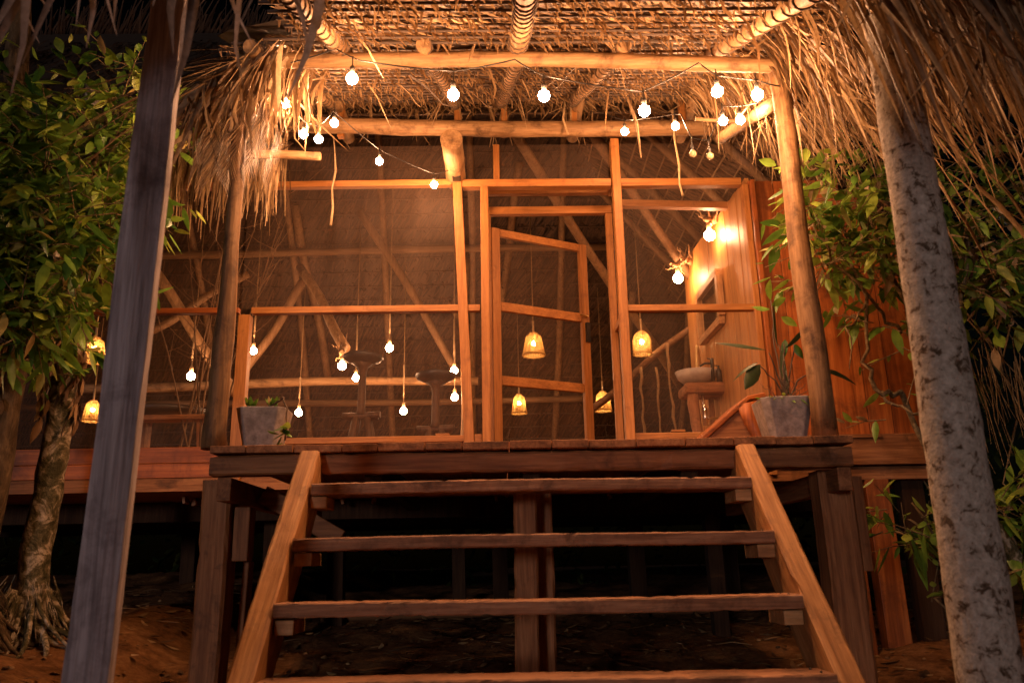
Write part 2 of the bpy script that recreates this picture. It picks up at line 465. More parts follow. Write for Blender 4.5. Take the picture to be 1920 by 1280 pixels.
    def build(s, name, mats, parent=None, loc=None, bevel=0.0):
        me = bpy.data.meshes.new(name)
        o = bpy.data.objects.new(name, me)
        org = V3((0, 0, 0))
        if parent is not None:
            q = parent
            while q is not None:
                org += V3(q.location); q = q.parent
        elif loc is not None:
            org = V3(loc)
        me.from_pydata([(x - org.x, y - org.y, z - org.z) for x, y, z in s.v], [], s.f)
        for mt in (mats if isinstance(mats, (list, tuple)) else [mats]):
            me.materials.append(mt)
        me.polygons.foreach_set("material_index", s.m)
        me.polygons.foreach_set("use_smooth", s.s)
        me.update()
        col.objects.link(o)
        if parent is not None: o.parent = parent
        elif loc is not None: o.location = loc
        if bevel:
            bm_ = o.modifiers.new("edge", 'BEVEL'); bm_.width = bevel; bm_.segments = 2; bm_.limit_method = 'ANGLE'
        return o

def tag(o, label, cat, group=None):
    o["label"] = label; o["category"] = cat
    if group: o["group"] = group
    return o
def thing(name, label, cat, loc, group=None):
    o = bpy.data.objects.new(name, None); o.location = loc; o.empty_display_size = 0.1
    col.objects.link(o)
    return tag(o, label, cat, group)
def copy_tree(o, parent=None):
    c = o.copy(); col.objects.link(c); c.parent = parent
    for ch in list(o.children): copy_tree(ch, c)
    return c

# ------------------------------------------------------------------ ground
def sstep(x): x = max(0.0, min(1.0, x)); return x * x * (3 - 2 * x)
def gz(x, y):
    z = 0.0 if y < 2.5 else min(0.6, 0.075 * (y - 2.5))
    z += 0.28 * sstep((-x - 2.1) / 0.7) * sstep((y - 3.2) / 1.6)
    z += 0.10 * sstep((x - 2.2) / 0.8) * sstep((y - 4) / 2)
    if -9.5 < x < 9.5 and -1.5 < y < 14.5: z += 0.022 * mnoise.noise((x * 3.1, y * 3.1, 0)) + 0.014 * mnoise.noise((x * 9, y * 9, 3)) + 0.007 * mnoise.noise((x * 24, y * 24, 7))
    z += 0.02 * math.sin(3.1 * x + 1.3 * y) + 0.015 * math.sin(5.7 * y - 2.2 * x) + 0.008 * math.sin(13 * x + 9 * y)
    return z
g = MB()
xs = [-300, -120, -50, -25, -14] + [-9 + 0.06 * i for i in range(301)] + [14, 25, 50, 120, 300]
ys = [-200, -80, -30, -10, -4] + [-1 + 0.06 * i for i in range(251)] + [18, 25, 50, 120, 300]
vs = [(x, y, gz(x, y)) for y in ys for x in xs]
nx = len(xs)
g.add(vs, [(j * nx + i, j * nx + i + 1, (j + 1) * nx + i + 1, (j + 1) * nx + i) for j in range(len(ys) - 1) for i in range(nx - 1)], 0, True)
o = g.build("ground", MT['soil']); o["kind"] = "structure"; o["label"] = "bare brown trodden soil around and under the raised hut"

lt = MB()
for i in range(2600):
    x, y = U(-4.5, 4.5), U(2.2, 8.5)
    a = U(0, 6.28); L = U(0.04, 0.13)
    lt.leaf((x, y, gz(x, y) + U(0.008, 0.02)), (math.cos(a), math.sin(a), U(0, 0.35)), L, L * U(0.3, 0.5), U(-0.1, 0.3), 0, U(-0.4, 0.4))
for i in range(260):
    x, y = U(-4.5, 4), U(3, 9)
    a = U(0, 6.28); L = U(0.08, 0.35)
    z = gz(x, y) + 0.012
    lt.tube([(x, y, z), (x + math.cos(a) * L * .5, y + math.sin(a) * L * .5, z + U(0, .02)), (x + math.cos(a + .3) * L, y + math.sin(a + .3) * L, z)], U(0.002, 0.005), 4, 0)
for i in range(260):
    x, y = U(-4.5, 4.5), U(2.6, 8.5); r = U(.006, .022); z = gz(x, y)
    lt.lathe([(r * .9, -r * .3), (r, r * .2), (r * .55, r * .6), (0, r * .7)], (x, y, z), 6)
o = lt.build("leaf_litter", MT['dryleaf']); o["kind"] = "stuff"; o["label"] = "dry fallen leaves and twigs scattered on the soil"

# ------------------------------------------------------------------ thatch builder
def thatch(mb, O, Ud, Vd, N, rng, rows, sp, step, skew, tw=0.02, teeth=True, back=0.05, loose=0.02, lr=0.007, mats=(0, 1, 2), run=1.35):
    O, Ud, Vd, N = V3(O), V3(Ud).normalized(), V3(Vd).normalized(), V3(N).normalized()
    for j in range(rows):
        u0, u1 = rng(j)
        if u1 - u0 < 0.1: continue
        base = O + Vd * (j * sp)
        k = max(2, int((u1 - u0) / 0.5))
        pts = [base + Ud * (u0 + (u1 - u0) * i / k) + N * (0.025 + U(-.006, .006)) + Vd * U(-.008, .008) for i in range(k + 1)]
        mb.tube(pts, lr, 5, mats[1] if rnd.random() < 0.9 else mats[0], False)
        u = u0
        while u < u1:
            u += step * U(0.6, 1.4)
            p = base + Ud * u + N * U(0.0, 0.02)
            sk = skew * (U(0.3, 1.7) if run > 1.5 else U(0.75, 1.25))
            L = sp * run * U(0.65, 1.2)
            if run > 1.5: p = p + Vd * U(-.03, .06)
            q = p + Vd * L * 0.9 + Ud * sk * L + N * U(-0.012, 0.006)
            mid = (p + q) / 2 + N * U(0.0, 0.016)
            wd = tw * U(0.6, 1.3)
            mb.ribbon([p, mid, q], [wd, wd * 1.05, wd * 0.7], Ud + Vd * U(-.3, .3), mats[0])
            if teeth and rnd.random() < 0.55:
                L2 = U(0.03, 0.075)
                t0 = p + N * 0.015
                t1 = t0 + N * L2 * 0.8 + Ud * sk * L2 * U(-.4, 1.6) - Vd * L2 * U(0, .6)
                mb.ribbon([t0, t1], [wd * 0.8, wd * 0.25], Ud, mats[0])
            if rnd.random() < loose:
                L2 = U(0.12, 0.34)
                t0 = p + N * 0.02
                t1 = t0 + V3((U(-.05, .05), U(-.05, .05), -L2 * .6)); t2 = t1 + V3((U(-.08, .08), U(-.05, .05), -L2 * .5))
                mb.ribbon([t0, t1, t2], [wd * .7, wd * .6, wd * .15], Ud, mats[0])
    if back:
        us = [rng(j) for j in range(rows)]
        vs, fs = [], []
        for j in range(rows):
            for uu in us[j]:
                vs.append(O + Vd * (j * sp) + Ud * uu - N * back)
        for j in range(rows - 1):
            fs.append((2 * j, 2 * j + 1, 2 * j + 3, 2 * j + 2))
        mb.add(vs, fs, mats[2])

# ================================================================== HUT
hut = thing("thatched_hut", "raised timber hut with insect screens, plank side wall and thatched roof behind the porch", "hut", (0, 6.0, 1.5))
def hp(name, mb, mat, bevel=0.004):
    o = mb.build(name, mat, hut, None, bevel)
    if name in ("eave_fringe", "outer_thatch"): o["kind"] = "stuff"
    return o
WY = 6.0
# sill / kick boards
mb = MB(); mb.span(-6.0, 1.98, WY, WY + 0.05, 1.66, 1.775); mb.span(-6.0, 1.98, WY - 0.004, WY + 0.04, 1.555, 1.657); hp("kick_board", mb, MT['redX'])
mb = MB(); mb.span(-6.0, 3.2, 5.99, 12.6, 1.46, 1.55); hp("floor", mb, MT['darkX'], 0)
# vertical members of the facade
def stud(a, b, wd=0.075, th=0.07, mat='lumberZ', name="facade_post"):
    mb = MB(); mb.bar(a, b, wd, th, (0, 1, 0)); return hp(name, mb, MT[mat])
stud((-0.304, WY, 3.845), (-0.205, WY, 1.5), 0.072, 0.08)                      # leaning stud
stud((-0.09, WY - 0.03, 1.5), (-0.09, WY - 0.03, 3.76), 0.062, 0.08)           # door portal left
stud((0.945, WY - 0.02, 1.5), (0.945, WY - 0.02, 4.16), 0.065, 0.09)           # door portal right
stud((0.007, WY + 0.06, 3.86), (0.007, WY + 0.06, 4.17), 0.05, 0.05)
stud((-1.885, WY, 1.5), (-1.885, WY, 2.75), 0.085, 0.085)
stud((1.955, WY, 1.5), (1.955, WY, 3.76), 0.045, 0.09)
stud((-3.55, WY, 1.5), (-3.55, WY, 3.78), 0.07, 0.07, 'redZ')
stud((-5.2, WY, 1.5), (-5.2, WY, 3.78), 0.07, 0.07, 'redZ')
for x, z1 in ((-1.235, 4.6), (-0.30, 4.58), (0.076, 4.58), (0.637, 4.58), (1.52, 4.55)):
    stud((x, WY + 0.03, 4.24), (x, WY + 0.03, z1), 0.05, 0.06)
# rails
def rail(a, b, wd=0.065, th=0.07, mat='lumberX', name="rail"):
    mb = MB(); mb.bar(a, b, th, wd, (0, 0, 1)); return hp(name, mb, MT[mat])
rail((-5.6, WY, 3.83), (-2.0, WY, 3.81), 0.05, 0.06, 'redX')
rail((-1.98, WY, 3.81), (-0.345, WY, 3.815), 0.05, 0.06)
rail((-0.26, WY, 3.80), (0.905, WY, 3.795), 0.062, 0.08)
rail((0.982, WY, 3.795), (1.93, WY, 3.79), 0.062, 0.07)
rail((-5.6, WY, 2.80), (-1.935, WY, 2.79), 0.042, 0.06, 'redX')
rail((-1.84, WY, 2.785), (-0.29, WY, 2.785), 0.05, 0.06)
rail((-0.225, WY, 2.785), (-0.13, WY, 2.785), 0.05, 0.05)
rail((0.982, WY, 2.765), (1.985, WY, 2.76), 0.05, 0.06)
rail((-1.84, WY, 1.80), (-0.25, WY, 1.80), 0.045, 0.07)
rail((0.982, WY, 1.795), (1.95, WY, 1.795), 0.045, 0.07)
rail((-0.18, WY, 1.80), (-0.125, WY, 1.80), 0.06, 0.05)
rail((1.0, 6.55, 3.875), (1.97, 6.55, 3.84), 0.06, 0.07)
for x in (-1.84, -0.46, 1.25):
    mb = MB(); mb.span(x, x + 0.1, WY - 0.02, WY + 0.03, 1.825, 1.84); hp("rail_block", mb, MT['lumberX'], 0.002)
# recessed door frame
DY = 6.35
stud((-0.075, DY, 1.5), (-0.075, DY, 3.69), 0.06, 0.06, 'lumberZ', "door_jamb")
stud((0.925, DY, 1.5), (0.925, DY, 3.69), 0.055, 0.06, 'lumberZ', "door_jamb")
rail((-0.1, DY, 3.725), (0.95, DY, 3.725), 0.065, 0.06, 'lumberX', "door_header")
rail((-0.1, DY, 3.90), (0.95, DY, 3.90), 0.055, 0.06, 'lumberX', "door_header")
for x in (-0.095, 0.95):
    for z in (3.86, 2.70):
        mb = MB(); mb.bar((x, WY + 0.03, z - 0.06 if z > 3 else z), (x, DY - 0.035, z), 0.05, 0.05, (0, 0, 1)); hp("portal_tie", mb, MT['lumberY'])
# insect screens
def screen(x0, x1, z0, z1, y=WY + 0.012, x0b=None, x1b=None, name="insect_screen"):
    mb = MB()
    x0b = x0 if x0b is None else x0b; x1b = x1 if x1b is None else x1b
    mb.add([(x0b, y, z0), (x1b, y, z0), (x1, y, z1), (x0, y, z1)], [(0, 1, 2, 3)])
    return hp(name, mb, MT['screen'], 0)
for x0, x1 in ((-5.17, -3.59), (-3.51, -1.95)):
    screen(x0, x1, 2.82, 3.79); screen(x0, x1, 1.78, 2.77)
screen(-1.93, -0.345, 2.81, 3.79, WY + 0.012, None, -0.30)
screen(-1.84, -0.29, 1.82, 2.76, WY + 0.012, None, -0.255)
screen(-0.25, -0.12, 2.81, 3.77); screen(-0.2, -0.12, 1.82, 2.76)
screen(0.98, 1.93, 2.79, 3.76); screen(0.98, 1.93, 1.82, 2.73)
screen(-1.95, 0.9, 3.84, 4.17, WY + 0.05); screen(0.985, 2.1, 3.83, 4.17, WY + 0.05)
screen(-5.2, -1.96, 3.86, 4.5, WY + 0.05)
screen(-0.1, 0.95, 3.76, 3.87, DY + 0.01)
# door leaf, hinged on its left, swung inward
A = math.atan2(0.42, 0.81)
hx, hy = -0.04, DY + 0.04
du = V3((math.cos(A), math.sin(A), 0)); dn = V3((-math.sin(A), math.cos(A), 0))
def dpt(u, z, off=0): return V3((hx, hy, 0)) + du * u + dn * off + V3((0, 0, z))
door = MB()
door.bar(dpt(0.03, 1.58), dpt(0.03, 3.60), 0.075, 0.04, dn)
dr = door.build("screen_door", MT['lumberZ'], hut, None, 0.004)
mb = MB(); mb.bar(dpt(0.88, 1.58), dpt(0.88, 3.60), 0.075, 0.04, dn); mb.build("stile", MT['lumberZ'], dr, None, 0.004)
for z, wd in ((3.565, 0.065), (2.93, 0.075), (2.32, 0.075), (1.62, 0.08)):
    mb = MB(); mb.bar(dpt(0.07, z), dpt(0.84, z), wd, 0.036, dn); mb.build("rail", MT['lumberX'], dr, None, 0.004)
for z0, z1 in ((2.97, 3.53), (2.36, 2.89), (1.66, 2.28)):
    mb = MB(); mb.add([dpt(0.07, z0), dpt(0.84, z0), dpt(0.84, z1), dpt(0.07, z1)], [(0, 1, 2, 3)]); mb.build("insect_screen", MT['screen'], dr)
mb = MB()
mb.box(dpt(0.885, 2.80, -0.035), (0.035, 0.03, 0.17), Matrix((du, dn, V3((0, 0, 1)))).transposed(), 0)
mb.tube([dpt(0.87, 2.93, -0.03), dpt(0.87, 2.93, -0.07), dpt(0.79, 2.935, -0.07)], 0.009, 8, 1)
mb.build("lock", [MT['black'], MT['brass']], dr, None, 0.003)
# top log across the facade and stub purlins
mb = MB()
pts = []; rs = []
for i in range(25):
    t = i / 24; x = -1.7 + 3.9 * t
    pts.append((x, 5.89, 4.275 - 0.075 * t + 0.018 * math.sin(5 * t + 2.4) + U(-.004, .004))); rs.append(0.062 * (1 + U(-.05, .06)))
mb.tube(pts, rs, 14, 0, True, 0.02); hp("head_log", mb, MT['logX'], 0)
mb = MB(); mb.log((-0.315, 5.42, 3.88), (-0.315, 6.12, 3.88), 0.078, 0.074, 16, 5, 0.004); hp("purlin_end", mb, MT['logY'], 0)
for x, z in ((-1.26, 4.49), (0.67, 4.48), (1.6, 4.46)):
    mb = MB(); mb.log((x, 5.72, z), (x, 6.5, z), 0.05, 0.05, 14, 4, 0.004); hp("purlin_end", mb, MT['logY'], 0)
# side plank wall (inside face) and front plank wall
mb = MB(); y = 6.06
while y < 8.25:
    wd = U(0.14, 0.2); mb.span(1.985 + U(0, .006), 2.02, y, y + wd - 0.004, 1.5, 3.86 + 0.06 * (y - 6)); y += wd
hp("side_plank_wall", mb, MT['plankZ'], 0.003)
mb = MB(); x = 1.985
while x < 3.16:
    wd = U(0.17, 0.3)
    top = min(3.80, 3.4 + 1.2 * (3.1 - x - wd))
    mb.span(x, x + wd - 0.005, WY - 0.01 - U(0, .008), WY + 0.03, 1.785, top); x += wd
hp("front_plank_wall", mb, MT['redZ'], 0.003)
stud((2.005, WY - 0.045, 1.79), (2.005, WY - 0.045, 3.79), 0.035, 0.05, 'redZ', "corner_trim")
stud((2.33, WY - 0.05, 1.79), (2.30, WY - 0.05, 2.55), 0.085, 0.04, 'lumberZ', "corner_trim")
mb = MB(); mb.span(1.98, 3.2, WY - 0.06, WY + 0.08, 1.56, 1.78); hp("base_beam", mb, MT['darkX'])
mb = MB(); mb.span(1.98, 2.75, WY - 0.08, WY - 0.062, 1.75, 1.775); hp("base_trim", mb, MT['darkX'])
# stilts
for (x, y, wd, mt) in ((2.44, 5.97, 0.17, 'redZ'), (2.72, 6.05, 0.17, 'redZ'), (3.02, 6.15, 0.16, 'shadeZ'), (-1.9, 7.3, 0.16, 'shadeZ'), (-4.6, 6.4, 0.16, 'shadeZ'),
                       (-1.55, 8.2, 0.15, 'shadeZ'), (0.0, 8.6, 0.15, 'shadeZ'), (1.3, 8.2, 0.15, 'shadeZ'), (2.4, 9.0, 0.15, 'shadeZ'), (-0.45, 9.4, 0.14, 'shadeZ'), (-3.3, 9.2, 0.15, 'shadeZ'), (1.75, 7.0, 0.12, 'shadeZ')):
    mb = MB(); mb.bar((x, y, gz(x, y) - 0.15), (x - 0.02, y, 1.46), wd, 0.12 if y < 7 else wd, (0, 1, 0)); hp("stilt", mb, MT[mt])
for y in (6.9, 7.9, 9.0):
    mb = MB(); mb.span(-5.5, 3.1, y, y + 0.09, 1.30, 1.455); hp("floor_joist", mb, MT['shadeZ'])
for k in range(16):
    x, y = U(-2.6, 1.8), U(6.1, 7.4)
    if k < 4: x = U(-2.7, -2.2)
    mb = MB(); mb.box((x, y, 1.43), (0.02, 0.10, 0.05), Matrix.Rotation(U(-.4, .4), 3, 'Y')); hp("floor_batten_end", mb, MT['lumberX'], 0)
# interior roof: back slope, right hip, left hip, front slope
TB = [MT['thatch_shade'], MT['lath_mid'], MT['backing']]
sb = math.atan(1.3)
mb = MB()
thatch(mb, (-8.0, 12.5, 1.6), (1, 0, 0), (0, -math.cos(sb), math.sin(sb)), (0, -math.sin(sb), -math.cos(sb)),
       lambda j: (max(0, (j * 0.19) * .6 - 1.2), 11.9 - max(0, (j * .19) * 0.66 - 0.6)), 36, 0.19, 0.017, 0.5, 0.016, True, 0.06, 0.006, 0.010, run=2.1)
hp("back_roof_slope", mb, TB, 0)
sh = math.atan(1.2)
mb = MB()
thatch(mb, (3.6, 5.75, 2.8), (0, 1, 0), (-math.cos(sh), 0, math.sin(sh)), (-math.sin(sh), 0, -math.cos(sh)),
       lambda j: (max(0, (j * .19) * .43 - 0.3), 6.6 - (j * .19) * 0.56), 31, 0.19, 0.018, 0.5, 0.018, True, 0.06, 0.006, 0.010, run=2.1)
hp("hip_roof_slope", mb, [MT['thatch_hip_lit'], MT['lath_pale'], MT['backing']], 0)
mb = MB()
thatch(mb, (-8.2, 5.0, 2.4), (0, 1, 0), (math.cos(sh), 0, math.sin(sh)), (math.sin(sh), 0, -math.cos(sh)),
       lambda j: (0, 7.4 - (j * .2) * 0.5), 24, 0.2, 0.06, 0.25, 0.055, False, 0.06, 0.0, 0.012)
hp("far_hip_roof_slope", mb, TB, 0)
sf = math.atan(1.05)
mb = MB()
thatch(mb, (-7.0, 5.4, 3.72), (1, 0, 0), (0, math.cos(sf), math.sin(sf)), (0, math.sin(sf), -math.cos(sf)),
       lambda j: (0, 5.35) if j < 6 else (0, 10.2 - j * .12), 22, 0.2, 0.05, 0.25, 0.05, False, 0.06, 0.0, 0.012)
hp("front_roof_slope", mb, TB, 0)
mb = MB()
for k in range(2600):
    u = U(0, 1); y = 5.35 + 2.6 * u; z = 3.72 + 1.05 * (y - 5.4) + .09; x = U(-6.5, -1.45 if y < 6.2 else 2.5)
    L = U(.2, .45)
    mb.ribbon([(x, y, z + U(0, .04)), (x + U(-.05, .05), y - L * .35, z - L * .33 + .05), (x + U(-.1, .1), y - L * .68, z - L * .72 + .03)], [.02, .02, .005], (1, U(-.3, .3), 0), 0, .3)
hp("outer_thatch", mb, MT['thatch_shade'], 0)
# ragged eave of the hut roof, left of the porch
mb = MB()
for k in range(1500):
    x = U(-4.6, -1.5); y = U(5.2, 5.6)
    z = 3.82 + 1.05 * (y - 5.4) + U(-.05, .08)
    L = U(0.25, 0.6); d = U(-.06, .06)
    mb.ribbon([(x, y, z), (x + d * .5, y - .06, z - L * .5), (x + d, y - .08 + U(-.03, .03), z - L)], [.012, .012, .004], (1, U(-.6, .6), 0))
hp("eave_fringe", mb, MT['straw'], 0)
# poles inside
def pole(a, b, r, r2=None, mt='poleZ', bend=0.03):
    mb = MB(); mb.log(a, b, r, r2, 10, 10, bend); hp("roof_pole", mb, MT[mt], 0)
for x in (-6.2, -5.0, -3.8, -2.65, -1.5, -0.35, 0.75, 1.7, 2.6):
    xe = x + U(-.1, .1); top = 8.9 if x < 1 else 10.3
    pole((x, 12.4, 1.6 + 1.3 * .1 - .06), (xe, top, 1.6 + 1.3 * (12.5 - top) - .12), .045, .04, 'poleZ', .03)
for y in (11.2, 9.9):
    pole((-7, y, 1.6 + 1.3 * (12.5 - y) - .2), (1.6, y, 1.6 + 1.3 * (12.5 - y) - .18), .05, .045, 'poleX', .03)
for y in (6.6, 7.5, 8.4, 9.4):
    pole((3.4, y, 2.9), (0.9, y + .1, 5.85), .04, .04, 'poleZ', .03)
pole((-5.2, 9.95, 3.08), (-0.25, 10.0, 3.11), 0.055, 0.05, 'logX')
pole((-1.68, 9.5, 5.15), (-0.5, 9.8, 3.18), 0.05, 0.045)
pole((-1.6, 10.4, 5.6), (-0.4, 10.5, 3.95), 0.045)
pole((-2.25, 9.0, 4.25), (-1.56, 8.25, 3.08), 0.05, 0.055, 'logZ')
pole((-2.3, 9.5, 4.3), (-3.0, 9.5, 3.1), 0.05)
pole((-3.5, 8.0, 3.9), (-2.75, 8.6, 2.7), 0.055, 0.05, 'logZ')
pole((-2.9, 9.2, 4.25), (-3.9, 9.0, 3.5), 0.045)
pole((-0.36, 9.2, 4.4), (-0.42, 9.2, 1.6), 0.045, 0.05, 'logZ')
pole((1.05, 9.2, 2.6), (2.05, 8.4, 3.3), 0.04, 0.036, 'brownX')
pole((0.2, 7.2, 4.9), (2.4, 10.5, 3.0), 0.05, 0.05)
pole((0.9, 7.0, 4.8), (2.8, 9.0, 3.1), 0.045, 0.045)
pole((-2.3, 11.0, 3.4), (-2.5, 9.6, 5.3), 0.05, 0.05)
pole((-0.1, 11.0, 3.5), (0.3, 9.3, 5.7), 0.05, 0.05)
pole((-4.6, 8.8, 1.6), (-4.7, 8.8, 4.6), 0.06)
pole((-3.05, 8.9, 1.6), (-3.0, 8.9, 4.4), 0.05)

# ================================================================== PORCH
porch = thing("thatched_porch", "open porch with plank deck, peeled log posts and palm thatch lean-to roof", "porch", (0.15, 3.9, 0))
def pp(name, mb, mat, bevel=0.005):
    o = mb.build(name, mat, porch, None, bevel)
    if name in ("loose_straw", "leaf_skirt", "eave_leaves"): o["kind"] = "stuff"
    return o
mb = MB(); x = -1.33
while x < 1.63:
    wd = U(0.15, 0.24); x1 = min(x + wd, 1.65)
    mb.span(x, x1 - 0.005, 3.835 + U(-.012, .012), 5.97, 1.425 + U(0, .004), 1.462 + U(-.003, .003)); x = x1
pp("deck", mb, MT['darkY'], 0.003)
mb = MB(); mb.rough((-1.335, 3.911, 1.372), (1.645, 3.911, 1.372), .098, .095, (0, 0, 1), 60, .004, .003); pp("front_beam", mb, MT['darkX'], 0)
for x in (-1.27, 1.60):
    mb = MB(); mb.span(x - 0.03, x + 0.035, 3.88, 5.9, 1.215, 1.322); pp("side_joist", mb, MT['darkY'])
for x in (-0.6, 0.15, 0.9):
    mb = MB(); mb.span(x - 0.04, x + 0.04, 3.97, 5.9, 1.29, 1.42); pp("joist", mb, MT['shadeZ'])
def leg(x, y, wd, th, top=1.325, mt='darkZ', dx=0.0):
    mb = MB(); mb.rough((x + dx, y, gz(x, y) - .2), (x, y, top), wd, th, (0, 1, 0), 24, .004, .004); pp("deck_post", mb, MT[mt], 0)
leg(-1.345, 4.08, 0.14, 0.16); leg(1.62, 4.1, 0.17, 0.16); leg(0.115, 4.07, 0.115, 0.1, 1.28); leg(0.2, 4.22, 0.11, 0.1)
mb = MB(); mb.span(-1.265, -1.19, 4.05, 4.15, 0.95, 1.2); pp("post_packer", mb, MT['darkZ'])
mb = MB(); mb.span(1.71, 1.77, 4.08, 4.18, 0.85, 1.3); pp("post_packer", mb, MT['darkZ'])
mb = MB(); mb.bar((-1.25, 4.2, 0.0), (-1.225, 4.2, 0.95), 0.03, 0.09, (0, 1, 0)); pp("post_packer", mb, MT['darkZ'])
mb = MB(); mb.bar((-1.2, 4.3, 1.28), (-0.8, 4.3, 1.05), 0.09, 0.05, (0, 1, 0)); pp("brace", mb, MT['darkX'])
# roof posts
mb = MB()
zs = [1.463, 1.55, 1.7, 1.85, 2.0, 2.2, 2.5, 2.8, 3.1, 3.5]
mb.tube([(-1.335 + (0.0 if z > 1.95 else -0.015 * (1.95 - z) / .5) + U(-.004, .004), 3.94, z) for z in zs], [0.060, 0.054, 0.047, 0.048, 0.052, 0.042, 0.037, 0.037, 0.038, 0.038], 14, 0, True, 0.03)
pp("roof_post", mb, MT['brownlogZ'], 0)
mb = MB(); zs = [1.463 + 2.08 * i / 10 for i in range(11)]
mb.tube([(1.565 - 0.03 * i / 10 + 0.006 * math.sin(i), 3.96, z) for i, z in enumerate(zs)], [0.060 - 0.0014 * i + U(-.002, .002) for i in range(11)], 16, 0, True, 0.04)
pp("roof_post", mb, MT['midlogZ'], 0)
# beam, rafters
mb = MB(); mb.log((-1.36, 3.94, 3.556), (1.62, 3.94, 3.485), 0.043, 0.040, 14, 24, 0.014); pp("cross_beam", mb, MT['logX'], 0)
def zp(y): return 3.655 + 0.44 * (y - 3.95)
def rafter(x0, x1, ya, yb, r):
    mb = MB(); pts, rs = mb.log((x0, ya, zp(ya) - 0.045), (x1, yb, zp(yb) - 0.045), r, r * 1.05, 12, 12, 0.012)
    o = pp("rafter", mb, MT['logY'], 0)
    lb = MB(); lb.wrap(pts, rs, 0.10, 0.005); lb.build("lashing", MT['vine'], o)
rafter(-0.79, -0.825, 1.75, 4.02, 0.040); rafter(0.15, 0.12, 1.75, 4.15, 0.046); rafter(1.42, 1.22, 1.75, 4.35, 0.042)
rafter(-1.28, -1.30, 3.84, 6.1, 0.038); rafter(-0.37, -0.32, 3.82, 5.95, 0.04); rafter(0.16, 0.05, 4.0, 5.95, 0.04); rafter(0.70, 0.62, 3.86, 6.1, 0.038); rafter(1.66, 1.63, 3.86, 6.3, 0.038)
mb = MB(); mb.log((1.565, 4.02, 3.34), (1.6, 5.3, 3.80), 0.040, 0.04, 12, 8, 0.01); pp("side_rail", mb, MT['logY'], 0)
mb = MB(); mb.log((1.28, 4.75, 3.64), (1.68, 4.75, 3.6), 0.012, 0.014, 8, 6, 0.01); pp("side_rail", mb, MT['logX'], 0)
mb = MB(); mb.log((-1.7, 5.2, 3.66), (-1.2, 5.2, 3.64), 0.03, 0.03, 10, 6, 0.01); pp("side_rail", mb, MT['logX'], 0)
# main thatch
th = math.atan(0.44)
def pw(j):
    y = 1.5 + j * .142 * math.cos(th)
    return (0.0 if y < 2.3 else 0.5 if y < 3.6 else max(0.0, 0.5 - (y - 3.6) * 1.6), 3.2)
mb = MB()
thatch(mb, (-1.5, 1.5, zp(1.5)), (1, 0, 0), (0, math.cos(th), math.sin(th)), (0, math.sin(th), -math.cos(th)),
       pw, 36, 0.142, 0.015, 0.6, 0.017, True, 0.05, 0.003, 0.009)
pp("porch_thatch", mb, [MT['thatch'], MT['lath'], MT['backing']], 0)
# far hem of the thatch
mb = MB()
for k in range(280):
    x = U(-1.5, 1.75); y = U(5.95, 6.25); z = zp(y) - U(0, .05)
    L = U(0.05, 0.14) if rnd.random() < .8 else U(.15, .4)
    mb.ribbon([(x, y, z), (x + U(-.04, .06), y - .02, z - L * .5), (x + U(-.08, .12), y - .03, z - L)], [.016, .013, .003], (1, U(-.5, .5), 0))
for k in range(34):
    x = U(-1.3, 1.7); y = U(3.6, 5.6); z = zp(y) - .05
    L = U(0.1, 0.45); a = U(-.9, .9)
    mb.ribbon([(x, y, z), (x + a * L * .4, y, z - L * .25), (x + a * L * .75, y - .02, z - L * .6), (x + a * L, y - .03, z - L * (1 - .4 * abs(a)))], [.014, .012, .01, .003], (U(-1, 1), 1, 0))
pp("loose_straw", mb, MT['straw'], 0)
# drooping side skirts of palm leaf
def strand(mb, p, out, L, wd, slope, sway, mi=0, seg=6):
    """starts along the slope, then bends to hang"""
    p = V3(p); out = V3(out); pts = [p]; ang = slope
    st = L / seg
    for i in range(seg):
        ang = ang + (1.45 - ang) * U(0.22, 0.42)
        p = p + out * math.cos(ang) * st + V3((0, 0, -math.sin(ang) * st)) + sway * st
        if rnd.random() < .07: sway = sway + V3((U(-.8, .8), U(-.6, .6), U(-.1, .5)))
        pts.append(p)
    ws = [wd * k for k in (0.7, 1, 1, 0.95, 0.8, 0.5, 0.12)][:seg + 1]
    mb.ribbon(pts, ws, V3((U(-1, 1), U(-1, 1), U(-.2, .2))), mi, 0.3)
mb = MB()
for k in range(7):
    s0 = 0.02 + 0.115 * k
    y = 1.35
    while y < 5.5:
        y += 0.016 * U(0.3, 1.9) * (1.0 if y > 3.2 else 1.35)
        cl = math.sin(9 * y + 1.7 * k) + math.sin(23 * y - 2.1 * k) * .7
        if cl < -1.0 and rnd.random() < .8: continue
        px = 1.38 + s0 * 0.80 + U(-.04, .04)
        pz = zp(y) - s0 * 0.52 - 0.02 + U(-.03, .03)
        strand(mb, (px, y, pz), (1, 0, 0), U(0.22, 0.62), U(0.005, 0.020), U(0.35, 1.0), V3((U(-.25, .35) + .12 * cl, U(-.32, .2), 0)))
for k in range(520):
    px = U(1.12, 2.0); y = U(1.85, 2.28) + max(0, px - 1.4) * .6
    strand(mb, (px - .15, y, zp(y) - max(0, px - 1.4) * .6 - U(.0, .12)), (1, 0, 0), U(.35, .78), U(.008, .018), U(.7, 1.1), V3((U(-.05, .2), U(-.15, .1), 0)))
for k in range(55):
    px = U(1.55, 2.2); y = U(2.2, 3.6)
    strand(mb, (px, y, zp(y) - (px - 1.38) * .75 - U(.1, .5)), (1, 0, 0), U(.3, .75), U(.006, .02), U(.7, 1.1), V3((U(-.05, .25), U(-.2, .1), 0)))
pp("leaf_skirt", mb, MT['straw'], 0)
mb = MB()
